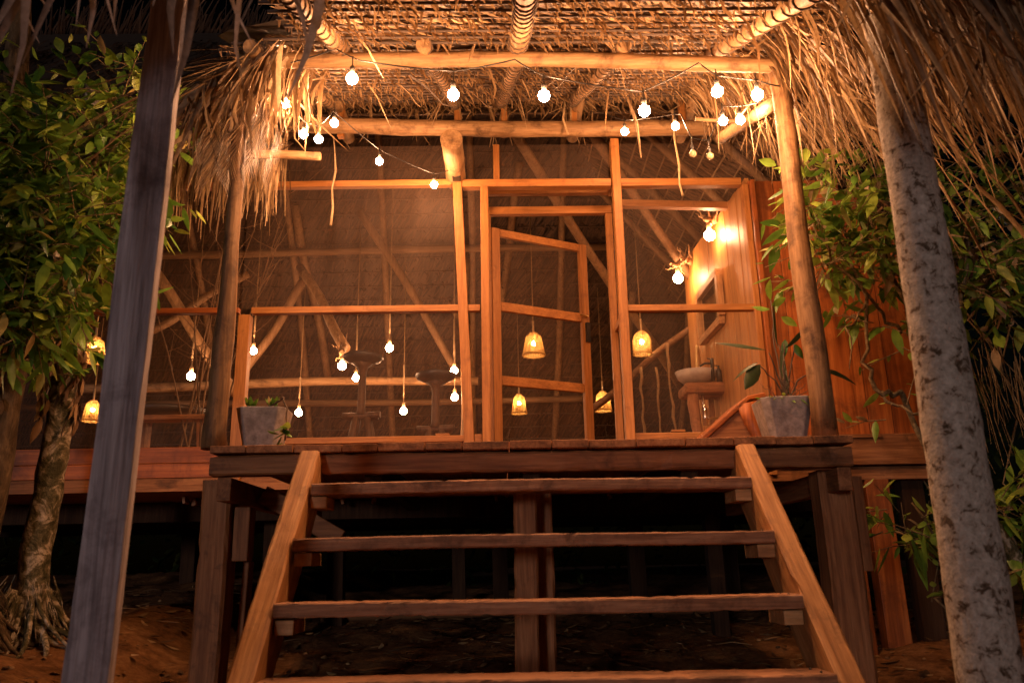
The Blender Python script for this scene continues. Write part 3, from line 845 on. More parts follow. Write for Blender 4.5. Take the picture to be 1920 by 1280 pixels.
for k in range(440):
    s0 = U(0, .55); y = U(3.62, 4.5)
    cl = math.sin(17 * y + 9 * s0)
    if cl < -.55 and rnd.random() < .75: continue
    px = -1.02 - s0 + U(-.05, .05)
    strand(mb, (px, y, zp(y) - s0 * 0.55 - 0.04 + U(-.04, .04)), (-1, 0, 0), U(0.2, 0.55) * (1 if s0 < .3 else .85), U(0.008, 0.038), U(0.5, 1.2), V3((U(-.3, .4) + .15 * cl, U(-.25, .2), 0)))
# fans of thin leaflets reaching sideways past the corner
for k in range(55):
    y = U(3.5, 4.3); p = V3((U(-1.5, -1.2), y, zp(y) - U(0.05, .35)))
    L = U(.4, .9); a = U(-.1, .55)
    pts = [p + V3((-math.cos(a) * L * t, U(-.01, .01), -math.sin(a) * L * t - .25 * L * t * t)) for t in (0, .33, .66, 1)]
    mb.ribbon(pts, [.012, .014, .011, .003], (0, 1, .4), 0, .3)
# one feather frond hanging
for f in range(5):
    p0 = V3((U(-1.55, -1.15), U(3.7, 4.0), U(3.2, 3.35)))
    for k in range(26):
        t = k / 26; b0 = p0 + V3((-.03 * t, 0, -.36 * t))
        for sg in (-1, 1):
            L = .26 * (1 - .4 * t)
            mb.ribbon([b0, b0 + V3((sg * L * .35, U(-.02, .02), -L * .55)), b0 + V3((sg * L * .5, U(-.03, .03), -L))], [.006, .008, .002], (0, 1, .2))
pp("leaf_skirt", mb, MT['straw'], 0)
# long weathered leaves hanging off the front eave
mb = MB()
for k in range(46):
    x = U(-1.55, -0.72); y = U(1.65, 2.1)
    if k > 36: x = U(-0.75, -0.45)
    z = zp(y) + U(-.02, .02)
    L = U(0.35, 0.75)
    if k in (3, 9, 15): L = U(0.95, 1.15)
    sw = U(-.12, .12); pts = []
    for t in (0, .2, .4, .6, .8, 1):
        pts.append((x + sw * t * t + .015 * math.sin(7 * t + k), y - .05 * t, z - L * t))
    wd = U(.014, .032)
    mb.ribbon(pts, [wd * .5, wd, wd * .75, wd * 1.0, wd * .6, wd * .08], (1, U(-.8, .8), 0), 0, .3)
for k in range(300):
    x = U(-1.6, 1.8); y = U(1.45, 1.75); z = zp(y)
    L = U(.04, .14)
    mb.ribbon([(x, y, z), (x + U(-.04, .04), y - .06, z - L * .5), (x + U(-.08, .08), y - .08, z - L)], [.016, .015, .003], (1, U(-.8, .8), 0), 0, .3)
pp("eave_leaves", mb, MT['straw_grey'], 0)
# dangling fibres
for pts in (((-1.25, 5.85, 4.15), (-1.24, 5.83, 4.0), (-1.225, 5.83, 3.85), (-1.24, 5.83, 3.7), (-1.23, 5.83, 3.55), (-1.245, 5.83, 3.4)),
            ((1.35, 5.6, 4.2), (1.345, 5.6, 3.95), (1.36, 5.6, 3.75), (1.355, 5.6, 3.6), (1.37, 5.6, 3.5)),
            ((0.55, 5.8, 4.4), (0.53, 5.8, 4.25), (0.56, 5.8, 4.12)), ((0.9, 5.0, 3.95), (0.95, 5.0, 3.75), (0.97, 5.0, 3.5))):
    mb = MB(); mb.tube([V3(p) + V3((U(-.008, .008), 0, 0)) for p in pts], [0.008 * U(.6, 1.3) for p in pts], 6); pp("hanging_fibre", mb, MT['rope'], 0)

# ================================================================== STAIRS
stair = thing("wooden_staircase", "open timber stairs with thick side stringers climbing to the porch deck", "stairs", (0.136, 2.6, 0))
RUN, RISE, Y1, Z1 = 0.2445, 0.2382, 3.612, 1.264
sd = V3((0, RUN, RISE)).normalized(); sn = V3((0, -RISE, RUN)).normalized()
for x in (-0.862, 1.135):
    fr = V3((x, Y1, Z1)) + sn * -0.02
    a = fr + sd * 0.255; b = fr - sd * 1.75
    mb = MB(); mb.rough(a - sn * 0.105, b - sn * 0.105, 0.092, 0.21, sn, 30, .003, .003)
    mb.build("stringer", MT['stairD'], stair)
for k in range(5):
    y, z = Y1 - RUN * k, Z1 - RISE * k
    mb = MB(); mb.rough((-0.812 + U(-.004, .004), y + .095, z - .026), (1.085, y + .095, z - .026), .19, .052, (0, 0, 1), 80, .0022, .003); td = mb.build("tread", MT['treadX'], stair)
    nb = MB()
    for nx_ in (-0.775, 1.05):
        for ny in (.045, .14):
            nb.tube([(nx_ + U(-.008, .008), y + ny, z - .01), (nx_, y + ny, z + .002)], .0045, 8)
    nb.build("nails", MT['black'], td)
    for sx in (-1, 1):
        x0 = -0.813 if sx < 0 else 1.086 - 0.07
        mb = MB(); mb.span(x0, x0 + 0.07, y + 0.018, y + 0.2, z - 0.107, z - 0.056); mb.build("cleat", MT['stairX'], stair, None, 0.004)

# ================================================================== foreground uprights
mb = MB()
prof = [(-.5, -.42), (.1, -.5), (.5, -.3), (.42, .4), (-.1, .5), (-.5, .36)]
vs, fs = [], []
N_ = 40
for i in range(N_ + 1):
    t = i / N_; z = -0.1 + 2.86 * t
    cx = -1.14 + 0.085 * t + 0.010 * math.sin(3.3 * t + 1) ; cy = 2.4 + 0.01 * math.sin(5 * t)
    wd = 0.122 - 0.012 * t + 0.005 * math.sin(11 * t) + U(-.0015, .0015)
    for (a, b) in prof:
        vs.append((cx + a * wd + U(-.0012, .0012), cy + b * 0.085 + U(-.0012, .0012), z))
k = len(prof)
for i in range(N_):
    for j in range(k):
        fs.append((i * k + j, i * k + (j + 1) % k, (i + 1) * k + (j + 1) % k, (i + 1) * k + j))
fs += [tuple(range(k))[::-1], tuple(N_ * k + j for j in range(k))]
mb.add(vs, fs)
tag(mb.build("weathered_post", MT['greypost'], None, (-1.13, 2.4, -0.1), 0.004), "grey weathered squared post in the left foreground, slightly leaning, under the eave", "post")
mb = MB()
pts = [(1.318 + 0.004 * math.sin(3 * t), 2.4, -0.1 + 2.75 * t) for t in [i / 30 for i in range(31)]]
mb.tube(pts, [0.090 - 0.022 * i / 30 + U(-.0025, .0025) for i in range(31)], 22, 0, True, 0.02)
tag(mb.build("tree_trunk", MT['lichen'], None, (1.318, 2.4, -0.1)), "bare pale trunk blotched with lichen rising into the thatch, right foreground", "tree trunk")

# ================================================================== vegetation
def twigs(mb, tw, c, rad, count, ll, lw, mi=0, out=0.6):
    c = V3(c)
    for i in range(count):
        while True:
            q = V3((U(-1, 1), U(-1, 1), U(-1, 1)))
            if q.length < 1: break
        p = c + V3((q.x * rad[0], q.y * rad[1], q.z * rad[2]))
        d = (V3((q.x, q.y, q.z * .5 + .1)) * out + V3((U(-1, 1), U(-1, 1), U(-.5, .6)))).normalized()
        L = U(.15, .34); n = rnd.randint(3, 7)
        tw.tube([p, p + d * L * .5 + V3((0, 0, U(-.02, .01))), p + d * L + V3((0, 0, -.03))], [.004, .003, .0015], 4, 0, False)
        for k in range(n):
            t = .25 + .75 * k / max(1, n - 1)
            a = U(0, 6.28)
            ref = d.orthogonal().normalized(); e = ref * math.cos(a) + d.cross(ref) * math.sin(a)
            ld = (d * U(.3, .8) + e * U(.5, 1) + V3((0, 0, U(-.3, .15)))).normalized()
            l = ll * U(.4, 1.35)
            mb.leaf(p + d * L * t, ld, l, l * lw * U(.8, 1.2), U(.1, .55), mi, U(-.7, .7))
def branch(mb, pts, r0, r1, n=8, jit=0.02):
    pts = [V3(p) for p in pts]; out = []
    for i in range(len(pts) - 1):
        for t in (0, .25, .5, .75):
            out.append(pts[i].lerp(pts[i + 1], t) + V3((U(-jit, jit), U(-jit, jit), U(-jit, jit))))
    out.append(pts[-1])
    mb.tube(out, [r0 + (r1 - r0) * i / (len(out) - 1) for i in range(len(out))], n, 0, True, .08)

def tree(name, label, base, trunk_pts, r0, r1, mat, blobs, ll, lw, lm, roots=True, extra=()):
    t = thing(name, label, "tree", base)
    mb = MB()
    pts = [V3(p) for p in trunk_pts]; out = []
    for i in range(len(pts) - 1):
        for q in range(6): out.append(pts[i].lerp(pts[i + 1], q / 6) + V3((U(-.008, .008), U(-.008, .008), 0)))
    out.append(pts[-1])
    rs = []
    for i in range(len(out)):
        tt = i / (len(out) - 1); r = r0 + (r1 - r0) * tt
        r *= 1 + 1.1 * max(0, 1 - (out[i].z - base[2]) / .45) ** 2
        rs.append(r)
    mb.tube(out, rs, 14, 0, True, 0.07)
    mb.build("trunk", MT[mat], t)
    if roots:
        mb = MB()
        for k in range(34):
            a = U(0, 6.28); L = U(.12, .42); h = U(.12, .34); pr = []
            for q in range(6):
                f = q / 5; aa = a + .5 * f * math.sin(k)
                x = base[0] + math.cos(aa) * (.10 + L * f); y = base[1] + math.sin(aa) * (.10 + L * f)
                pr.append((x, y, gz(x, y) + h * (1 - f) ** 2 + U(-.006, .006)))
            r = U(.008, .026)
            mb.tube(pr, [r * 1.2, r * 1.1, r, r * .9, r * .7, r * .3], 6, 0, True, .2)
        for k in range(160):
            a = U(0, 6.28); z = U(0, .4); p = V3((base[0] + math.cos(a) * (.13 + .2 * (0.4 - z)), base[1] + math.sin(a) * (.13 + .2 * (.4 - z)), 0)); p.z = gz(p.x, p.y) + z
            d = V3((math.cos(a) * .5, math.sin(a) * .5, -1)) * U(.06, .16)
            mb.tube([p, p + d * .5 + V3((U(-.02, .02), U(-.02, .02), 0)), p + d], [.004, .003, .0015], 4, 0, False)
        mb.build("roots", MT[mat], t)
    mb, tw = MB(), MB()
    for pts in extra: branch(tw, pts, .028, .008)
    for c, rad, cnt in blobs: twigs(mb, tw, c, rad, int(cnt * 2.0), ll, lw)
    mb.build("crown", MT[lm], t)
    tw.build("limbs", MT['twig'], t)
    return t
tree("leafy_tree", "leafy tree with pale moss-blotched trunk beside the grey post", (-3.02, 5.6, 0.42),
     [(-3.02, 5.6, 0.35), (-3.0, 5.6, 1.2), (-2.95, 5.58, 1.9), (-2.93, 5.55, 2.6), (-2.85, 5.4, 3.4), (-2.8, 5.2, 4.2)], 0.10, 0.06, 'bark',
     [((-2.62, 4.7, 3.25), (.42, .4, .5), 95), ((-2.95, 4.8, 2.75), (.45, .4, .42), 90), ((-2.55, 4.6, 2.75), (.32, .3, .4), 60), ((-3.0, 5.2, 2.35), (.3, .25, .3), 16), ((-2.75, 4.5, 2.3), (.25, .2, .16), 14), ((-2.5, 4.9, 3.85), (.4, .4, .35), 34), ((-2.12, 4.5, 3.0), (.12, .2, .3), 8), ((-1.95, 4.4, 2.72), (.06, .1, .08), 2)],
     0.128, 0.43, 'leaf', True,
     [[(-2.93, 5.55, 2.6), (-2.75, 5.1, 2.9), (-2.55, 4.7, 3.3)], [(-2.93, 5.55, 2.7), (-2.9, 5.1, 2.9), (-2.7, 4.8, 2.8)], [(-2.85, 5.4, 3.3), (-2.65, 5.0, 3.5), (-2.4, 4.7, 3.75)]])
tree("forked_tree", "tree with dark rough bark at the left edge, its upper trunk leaning out", (-3.2, 5.3, 0.45),
     [(-3.2, 5.3, 0.35), (-3.12, 5.25, 1.5), (-3.08, 5.2, 2.4), (-3.2, 5.2, 3.4), (-3.32, 5.2, 4.0), (-3.46, 5.2, 5.4)], 0.075, 0.075, 'bark2',
     [((-3.2, 4.7, 3.3), (.45, .4, .5), 70), ((-3.1, 4.6, 2.6), (.4, .3, .35), 50), ((-3.6, 4.9, 3.9), (.5, .5, .5), 40)],
     0.15, 0.42, 'leaf', True, [[(-3.25, 5.2, 2.6), (-3.2, 4.9, 3.0), (-3.1, 4.7, 3.4)], [(-3.2, 5.2, 2.3), (-3.1, 4.9, 2.5), (-3.0, 4.6, 2.7)]])
# dead hanging ivy on the mossy trunk
mb = MB()
for k in range(130):
    z = U(1.9, 2.6); a = U(0, 6.28); p = (-2.95 + math.cos(a) * .12, 5.56 + math.sin(a) * .1, z)
    mb.leaf(p, (U(-.4, .4), U(-.6, 0), -1), U(.08, .18), U(.03, .06), .1, 0, U(-1.2, 1.2))
for k in range(60):
    z = U(1.9, 2.6); p = (-3.18 + U(-.12, .12), 5.1, z)
    mb.leaf(p, (U(-.4, .4), U(-.6, 0), -1), U(.08, .18), U(.03, .06), .1, 0, U(-1.2, 1.2))
tag(mb.build("withered_creeper", MT['dryleaf'], None, (-2.95, 5.5, 1.9)), "curled brown withered creeper hanging on the mossy trunk at the left", "creeper")
# climbing shrub over the front plank wall
t = thing("climbing_shrub", "straggly green shrub spreading over the red plank wall, right of the porch", "shrub", (2.45, 4.8, 0.3))
tw, mb = MB(), MB()
for pts, r0, r1 in (([(2.6, 5.1, .3), (2.62, 5.0, 1.2), (2.42, 4.85, 1.85), (2.25, 4.75, 1.84), (2.14, 4.7, 2.0), (2.2, 4.7, 2.4), (2.1, 4.7, 2.9)], .02, .008),
                    ([(2.62, 5.0, 1.2), (2.7, 4.9, 1.9), (2.5, 4.8, 2.3), (2.42, 4.8, 2.7), (2.3, 4.8, 3.1)], .022, .008),
                    ([(2.42, 4.8, 2.2), (2.3, 4.75, 2.35), (2.0, 4.6, 2.62), (1.85, 4.5, 2.8)], .012, .005), ([(2.7, 4.9, 1.9), (2.9, 4.9, 2.5), (3.0, 4.8, 3.1)], .02, .008),
                    ([(2.2, 4.7, 2.4), (2.05, 4.65, 2.2), (2.0, 4.6, 1.95)], .008, .003), ([(2.25, 4.75, 1.84), (2.35, 4.7, 1.72), (2.55, 4.7, 1.6)], .01, .005)):
    branch(tw, pts, r0, r1, 7, .022)
for c, rad, cnt in (((2.1, 4.7, 3.0), (.32, .25, .32), 34), ((2.0, 4.65, 2.68), (.22, .2, .2), 12), ((2.3, 4.7, 2.62), (.25, .2, .2), 14), ((2.45, 4.8, 3.2), (.3, .3, .3), 24), ((2.9, 4.8, 3.0), (.35, .3, .4), 46), ((3.05, 4.8, 2.5), (.32, .3, .3), 38), ((2.35, 4.7, 1.72), (.15, .1, .1), 4), ((2.3, 4.7, 2.2), (.18, .1, .2), 5), ((1.85, 4.5, 2.5), (.12, .1, .1), 4), ((3.3, 4.9, 2.8), (.3, .3, .5), 36), ((2.75, 4.7, 2.6), (.3, .2, .35), 22), ((2.5, 4.75, 2.9), (.3, .2, .3), 20), ((1.95, 4.6, 3.05), (.15, .15, .2), 8)):
    twigs(mb, tw, c, rad, int(cnt * 1.5), .11, .45)
for k in range(60):
    a = V3((U(1.85, 2.6), 4.7, U(2.5, 3.2))); d = V3((U(-.3, .3), U(-.1, .1), U(-.35, .05)))
    tw.tube([a, a + d * .5 + V3((0, 0, -.03)), a + d], [.003, .002, .0012], 4, 0, False)
mb.build("foliage", MT['leaf2'], t); tw.build("branches", MT['twig'], t)
t = thing("bare_sapling", "leafless thin-branched sapling behind the left screens, right of the grey post", "sapling", (-2.55, 6.9, 1.55))
tw = MB()
for k in range(8):
    a = U(-.5, .5); top = V3((-2.5 + a * 1.4, 6.9 + U(-.2, .2), U(3.3, 4.3)))
    p0 = V3((-2.55 + U(-.25, .25), 6.9 + U(-.05, .05), 1.55)); mid = V3((p0.x * .7 + top.x * .3, 6.9, 2.3))
    branch(tw, [p0, mid, top], .011, .003, 6, .012)
    for q in range(9):
        f = U(.15, 1); b0 = mid.lerp(top, f); d = V3((U(-.4, .4), U(-.1, .1), U(.05, .45)))
        tw.tube([b0, b0 + d * .5 + V3((0, 0, -.02)), b0 + d], [.004, .003, .0015], 4, 0, False)
tw.build("branches", MT['poleZ'], t)
# low shrubs
def shrub(label, base, blobs, ll, lw, lm, stems):
    t = thing("low_shrub", label, "shrub", base, "low shrubs beside the pale trunk")
    mb, tw = MB(), MB()
    for pts in stems: branch(tw, pts, .014, .005, 6)
    for c, rad, cnt in blobs: twigs(mb, tw, c, rad, cnt, ll, lw)
    mb.build("foliage", MT[lm], t); tw.build("branches", MT['twig'], t)
shrub("sparse drooping shrub between the stilts and the pale trunk", (2.5, 4.7, .2), [((2.22, 4.6, 1.1), (.18, .12, .12), 14), ((2.25, 4.6, .95), (.1, .1, .1), 6), ((2.28, 4.6, .7), (.12, .1, .06), 4)], .14, .42, 'leaf2',
      [[(2.5, 4.7, .2), (2.45, 4.7, .9), (2.25, 4.6, 1.2)], [(2.48, 4.7, .5), (2.3, 4.6, .7)]])
shrub("dense shrub of upright leaves at the right edge, beyond the pale trunk", (2.85, 4.6, .2), [((2.78, 4.6, 1.1), (.22, .15, .15), 26), ((3.0, 4.6, .95), (.2, .15, .2), 18)], .17, .36, 'leaf2', [[(2.85, 4.6, .2), (2.82, 4.6, .8), (2.75, 4.6, 1.15)]])
mb = MB(); mb.log((2.55, 4.45, 1.12), (3.2, 4.7, 0.28), .05, .07, 10, 8, .02)
tag(mb.build("fallen_bough", MT['bark'], None, (3.2, 4.7, .28)), "bare leaning bough behind the pale trunk at the right edge", "bough")
# hanging aerial roots at right
mb = MB()
for k in range(70):
    x, y = U(2.75, 3.35), U(4.9, 5.4); z = U(2.0, 2.3); L = U(.25, .7)
    mb.tube([(x, y, z), (x + U(-.02, .06), y, z - L * .5), (x + U(0, .12), y, z - L)], [.004, .004, .002], 4, 0, False)
for k in range(14):
    x, y = U(2.9, 3.9), U(5, 6.5); z0 = U(1.2, 3.0)
    mb.tube([(x, y, z0), (x + U(-.2, .3), y, z0 - .4), (x + U(-.2, .5), y, z0 - .9)], [.008, .006, .004], 5, 0, False)
tag(mb.build("aerial_roots", MT['twig'], None, (3.0, 5.1, .5)), "bundle of thin brown roots hanging behind the pale trunk", "roots")
# far dark jungle
mb, tw = MB(), MB()
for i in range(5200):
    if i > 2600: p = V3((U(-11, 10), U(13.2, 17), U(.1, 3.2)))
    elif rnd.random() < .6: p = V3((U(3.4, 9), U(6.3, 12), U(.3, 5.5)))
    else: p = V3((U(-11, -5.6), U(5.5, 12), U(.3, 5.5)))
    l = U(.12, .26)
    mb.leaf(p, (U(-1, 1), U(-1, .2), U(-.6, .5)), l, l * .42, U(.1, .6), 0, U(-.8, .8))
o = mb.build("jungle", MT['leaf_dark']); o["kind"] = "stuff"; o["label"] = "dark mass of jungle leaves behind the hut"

# ================================================================== lights
def bulb(parent, p, r=0.03, mat='bulb', sock='socket', stem=0.05):
    p = V3(p); mb = MB()
    mb.lathe([(0.0, -r), (r * .5, -r * .87), (r * .87, -r * .5), (r, 0), (r * .87, r * .5), (r * .5, r * .87), (r * .36, r * 1.05)], p, 12)
    o = mb.build("light_bulb", MT[mat], parent)
    s = MB(); s.lathe([(0, r * 1.0), (r * .42, r * 1.0), (r * .45, r * 2.2), (r * .3, r * 2.45), (r * .12, r * 2.6), (r * .12, r * 2.6 + stem)], p, 10)
    s.build("socket", MT[sock], o)
    return o
def cable(parent, pts, r=0.0038, sag=0.03, mat='cord'):
    pts = [V3(p) for p in pts]; out = []
    for i in range(len(pts) - 1):
        L = (pts[i + 1] - pts[i]).length
        for q in range(5):
            t = q / 5; out.append(pts[i].lerp(pts[i + 1], t) + V3((0, 0, -sag * L * 4 * t * (1 - t) * .5)))
    out.append(pts[-1])
    mb = MB(); mb.tube(out, r, 6); return mb.build("cable", MT[mat], parent)
SG = "festoon light strings under the porch roof"
t = thing("festoon_string", "light string of six bulbs swagged along the porch cross beam", "string lights", (0.2, 3.8, 3.4), SG)
cable(t, [(-1.052, 3.8, 3.438), (-0.81, 3.75, 3.484), (-0.654, 3.58, 3.3), (-0.199, 3.58, 3.236), (0.107, 3.75, 3.412), (0.238, 3.58, 3.208), (0.72, 3.58, 3.115), (1.067, 3.8, 3.417), (1.091, 3.58, 3.199), (1.285, 3.58, 3.173), (1.497, 3.85, 3.306)])
for p in ((-0.69, 3.58, 3.2), (-0.199, 3.58, 3.107), (0.24, 3.58, 3.097), (0.722, 3.58, 3.01), (1.084, 3.58, 3.111), (1.278, 3.58, 3.091)): bulb(t, p, .028)
t = thing("festoon_string", "light string with seven bulbs dropping from the left thatch corner to the black box", "string lights", (-1.0, 4.8, 3.6), SG)
cable(t, [(-1.22, 4.15, 3.74), (-1.22, 4.28, 3.72), (-1.20, 4.29, 3.58), (-1.2, 4.5, 3.57), (-1.17, 4.6, 3.56), (-1.1, 4.7, 3.585), (-1.06, 4.9, 3.81), (-0.81, 5.3, 3.74), (-0.46, 5.7, 3.75), (-0.3, 5.85, 3.87)])
for p in ((-1.22, 4.28, 3.63), (-1.20, 4.28, 3.49), (-1.17, 4.6, 3.475), (-1.1, 4.7, 3.495), (-1.05, 4.9, 3.72), (-0.81, 5.3, 3.65), (-0.46, 5.7, 3.66)): bulb(t, p, .026)
t = thing("festoon_string", "light string near the right post with four lit bulbs and two unlit ones", "string lights", (1.2, 4.8, 3.6), SG)
cable(t, [(0.78, 5.6, 4.2), (0.93, 5.3, 3.95), (1.21, 5.0, 3.82), (1.24, 4.95, 3.79), (1.26, 4.8, 3.53), (1.34, 4.7, 3.46), (1.36, 4.4, 3.52), (1.43, 4.3, 3.46), (1.49, 4.1, 3.37)])
for p in ((0.92, 5.3, 3.86), (1.21, 5.0, 3.73), (1.35, 4.4, 3.42), (1.42, 4.3, 3.37)): bulb(t, p, .026)
for p in ((1.26, 4.8, 3.42), (1.34, 4.7, 3.35)): bulb(t, p, .024, 'glass')

# pendants inside
def pendant(name, label, p, r=0.04):
    t = thing(name, label, "pendant lamp", p, "bare pendant bulbs inside the hut")
    bulb(t, p, r, 'bulb_soft', 'rope')
    mb = MB(); L = U(.25, .5)
    mb.tube([(p[0], p[1], p[2] + r * 3.8), (p[0], p[1], p[2] + r * 3.8 + L)], .009, 6); mb.build("cord", MT['rope'], t)
    mb = MB(); mb.tube([(p[0], p[1], p[2] + r * 3.8 + L), (p[0], p[1] + .03, p[2] + 1.4 + L)], .005, 5); mb.build("cable", MT['vine_pale'], t)
for p, l in (((-3.01, 8.0, 2.76), "bare bulb hanging above the low table at the left"),
             ((-1.13, 8.4, 3.12), "bare bulb hanging highest, right of the tall stool's seat"),
             ((-1.61, 9.2, 2.99), "bare bulb just left of the tall stool's stem"),
             ((-2.28, 9.4, 2.64), "bare bulb hanging low over the left planter's trailing plant"),
             ((-1.09, 9.4, 2.64), "bare bulb hanging low between the two stools"),
             ((-0.49, 9.0, 3.01), "bare bulb touching the rim of the shorter stool's seat"),
             ((-0.5, 9.3, 2.77), "bare bulb low beside the shorter stool's stem"),
             ((-2.72, 9.0, 3.27), "bare bulb half hidden by the left screen post")):
    pendant("pendant_bulb", l, p)

def basket(label, p, r, h, dome=False):
    t = thing("basket_lamp", label, "basket lamp", p, "woven basket lamps inside the hut")
    p = V3(p); mb = MB()
    n = 26; rows = 15
    def rad(f):      # f 0 bottom .. 1 top
        if dome: return r * (1.0 if f < .5 else math.sqrt(max(0.03, 1 - ((f - .5) / .5) ** 2 * .9)))
        return r * (1 - .38 * f) * (1 if f < .85 else 1 - (f - .85) * 3.2)
    for k in range(n):
        a = 2 * PI * k / n; pts = []
        for i in range(9):
            f = i / 8; rr = rad(f); aa = a + .08 * math.sin(i * 3.1)
            pts.append(p + V3((rr * math.cos(aa), rr * math.sin(aa), (f - .5) * h)))
        mb.ribbon(pts, [.0075 * r / .1] * 9, (-math.sin(a), math.cos(a), 0))
    for i in range(rows + 1):
        f = i / rows; rr = rad(f) * 1.01
        ring = [p + V3((rr * math.cos(2 * PI * q / 24), rr * math.sin(2 * PI * q / 24), (f - .5) * h + (.003 if q % 2 else -.003))) for q in range(25)]
        mb.tube(ring, (.0045 if 0 < i < rows else .008) * r / .1, 5, 0, False)
    mb.build("lamp_shade", MT['wicker'], t)
    mb = MB(); R_ = .022
    mb.lathe([(0, -R_), (R_ * .7, -R_ * .7), (R_, 0), (R_ * .7, R_ * .7), (R_ * .3, R_ * 1.5)], p + V3((0, 0, .01)), 10); mb.build("light_bulb", MT['bulb_small'], t)
    mb = MB(); mb.tube([p + V3((0, 0, .03)), p + V3((0, 0, h * .5 + .14))], .011, 8); mb.build("cord", MT['rope'], t)
    mb = MB(); mb.tube([p + V3((0, 0, h * .5 + .14)), p + V3((0, .02, 1.7))], .005, 5); mb.build("cable", MT['vine_pale'], t)
basket("woven basket lamp at far left, nearer and higher of the pair by the mossy trunk", (-3.68, 7.4, 2.88), .105, .22)
basket("woven basket lamp at far left, small and low beside the grey post", (-4.42, 9.0, 2.62), .10, .22)
basket("woven basket lamp framed by the door's middle panel", (0.38, 8.6, 3.19), .118, .24)
basket("woven basket lamp framed by the door's lower panel", (0.26, 10.5, 2.91), .10, .24)
basket("domed woven basket lamp hanging behind the right screen panel", (1.54, 8.6, 3.19), .098, .25, True)
basket("woven basket lamp seen in the gap right of the open door", (1.31, 10.3, 2.89), .11, .24)

def driftwood(label, p, root, r, seed):
    t = thing("driftwood_lamp", label, "wall lamp", p, "lamps hung from driftwood")
    rr = random.Random(seed)
    mb = MB()
    a = V3(root); b = V3(p) + V3((0, 0, .14))
    branch(mb, [a, a.lerp(b, .5) + V3((0, 0, .05)), b, b + (b - a) * .35 + V3((0, 0, .02))], .035, .02, 9, .015)
    for k in range(8):
        q = a.lerp(b, rr.random()); d = V3((rr.uniform(-.5, .5), rr.uniform(-1, .3), rr.uniform(-.3, .8))).normalized()
        branch(mb, [q, q + d * .09, q + d * .17 + V3((0, 0, .03))], .013, .004, 6, .012)
    mb.build("driftwood", MT['logX'], t)
    bulb(t, p, r, 'bulb_wall', 'rope', .04)
driftwood("driftwood wall lamp nearer the screen, its wire cage glowing on planks", (1.90, 6.9, 3.72), (1.985, 6.95, 3.86), .05, 3)
driftwood("driftwood wall lamp farther back, above the mirror", (1.82, 7.9, 3.67), (1.985, 7.95, 3.86), .05, 5)
driftwood("driftwood lamp with frayed straw bow, left of the tall stool's seat", (-1.54, 8.0, 2.84), (-1.56, 8.2, 3.08), .042, 9)

# ================================================================== furniture and fittings
def stool(label, x, y, zseat, zbench, tilt):
    t = thing("bar_stool", label, "stool", (x, y, 1.55), "log bar stools inside the hut")
    mb = MB(); rot = Matrix.Rotation(tilt, 3, 'Y')
    prof = [(0.0, -.035), (.10, -.035), (.165, -.01), (.185, .02), (.18, .045), (.12, .06), (0, .062)]
    c = V3((x, y, zseat)); vs, fs, n = [], [], 22
    for (r, z) in prof:
        for k in range(n):
            a = 2 * PI * k / n; vs.append(c + rot @ V3((r * math.cos(a) * 1.02, r * math.sin(a), z + .006 * math.sin(3 * a) * (r > .1))))
    for i in range(len(prof) - 1):
        for k in range(n): fs.append((i * n + k, i * n + (k + 1) % n, (i + 1) * n + (k + 1) % n, (i + 1) * n + k))
    mb.add(vs, fs, 0, True); mb.build("seat", MT['cushion'], t)
    mb = MB(); mb.tube([(x, y, zseat - .03), (x, y, zseat - .07), (x, y, zseat - .12), (x - .005, y, zbench + .05), (x - .01, y, zbench)], [.11, .05, .035, .036, .045], 12); mb.build("stem", MT['darkbrown'], t)
    mb = MB(); mb.log((x - .17, y, zbench - .01), (x + .17, y, zbench), .03, .03, 9, 5, .006); mb.log((x - .14, y + .09, zbench - .01), (x + .14, y + .09, zbench), .03, .03, 9, 5, .006); mb.build("footrest", MT['darkbrown'], t)
    for sx in (-1, 1):
        for dy in (0, .1):
            mb = MB(); mb.log((x + sx * .05, y + dy, zbench - .02), (x + sx * .17, y + dy + (.1 if dy else -.06), 1.55), .032, .036, 9, 4, .004); mb.build("leg", MT['darkbrown'], t)
stool("taller log bar stool with dark seat, left of the pair behind the screen", -1.25, 7.5, 2.77, 2.26, .03)
stool("shorter log bar stool with dark seat, nearer the leaning stud", -0.575, 7.5, 2.585, 2.13, -.02)
for x in (-0.75, -0.43):
    pass
t = thing("low_table", "dark low round-topped table seen from below, left behind the screen", "table", (-2.85, 7.2, 1.55))
mb = MB(); mb.lathe([(0, 2.21), (.33, 2.21), (.37, 2.235), (.36, 2.27), (.0, 2.28)], (-2.9, 7.2, 0), 26); mb.build("tabletop", MT['cushion'], t)
mb = MB(); mb.span(-3.3, -2.35, 6.85, 7.0, 2.13, 2.17); mb.build("edge_plank", MT['darkX'], t, None, .004)
mb = MB(); mb.bar((-3.1, 7.2, 1.55), (-3.1, 7.2, 2.2), .13, .13); mb.build("leg", MT['darkZ'], t, None, .004)
mb = MB(); mb.bar((-2.55, 7.3, 1.55), (-2.6, 7.3, 2.2), .1, .1); mb.build("leg", MT['darkZ'], t, None, .004)
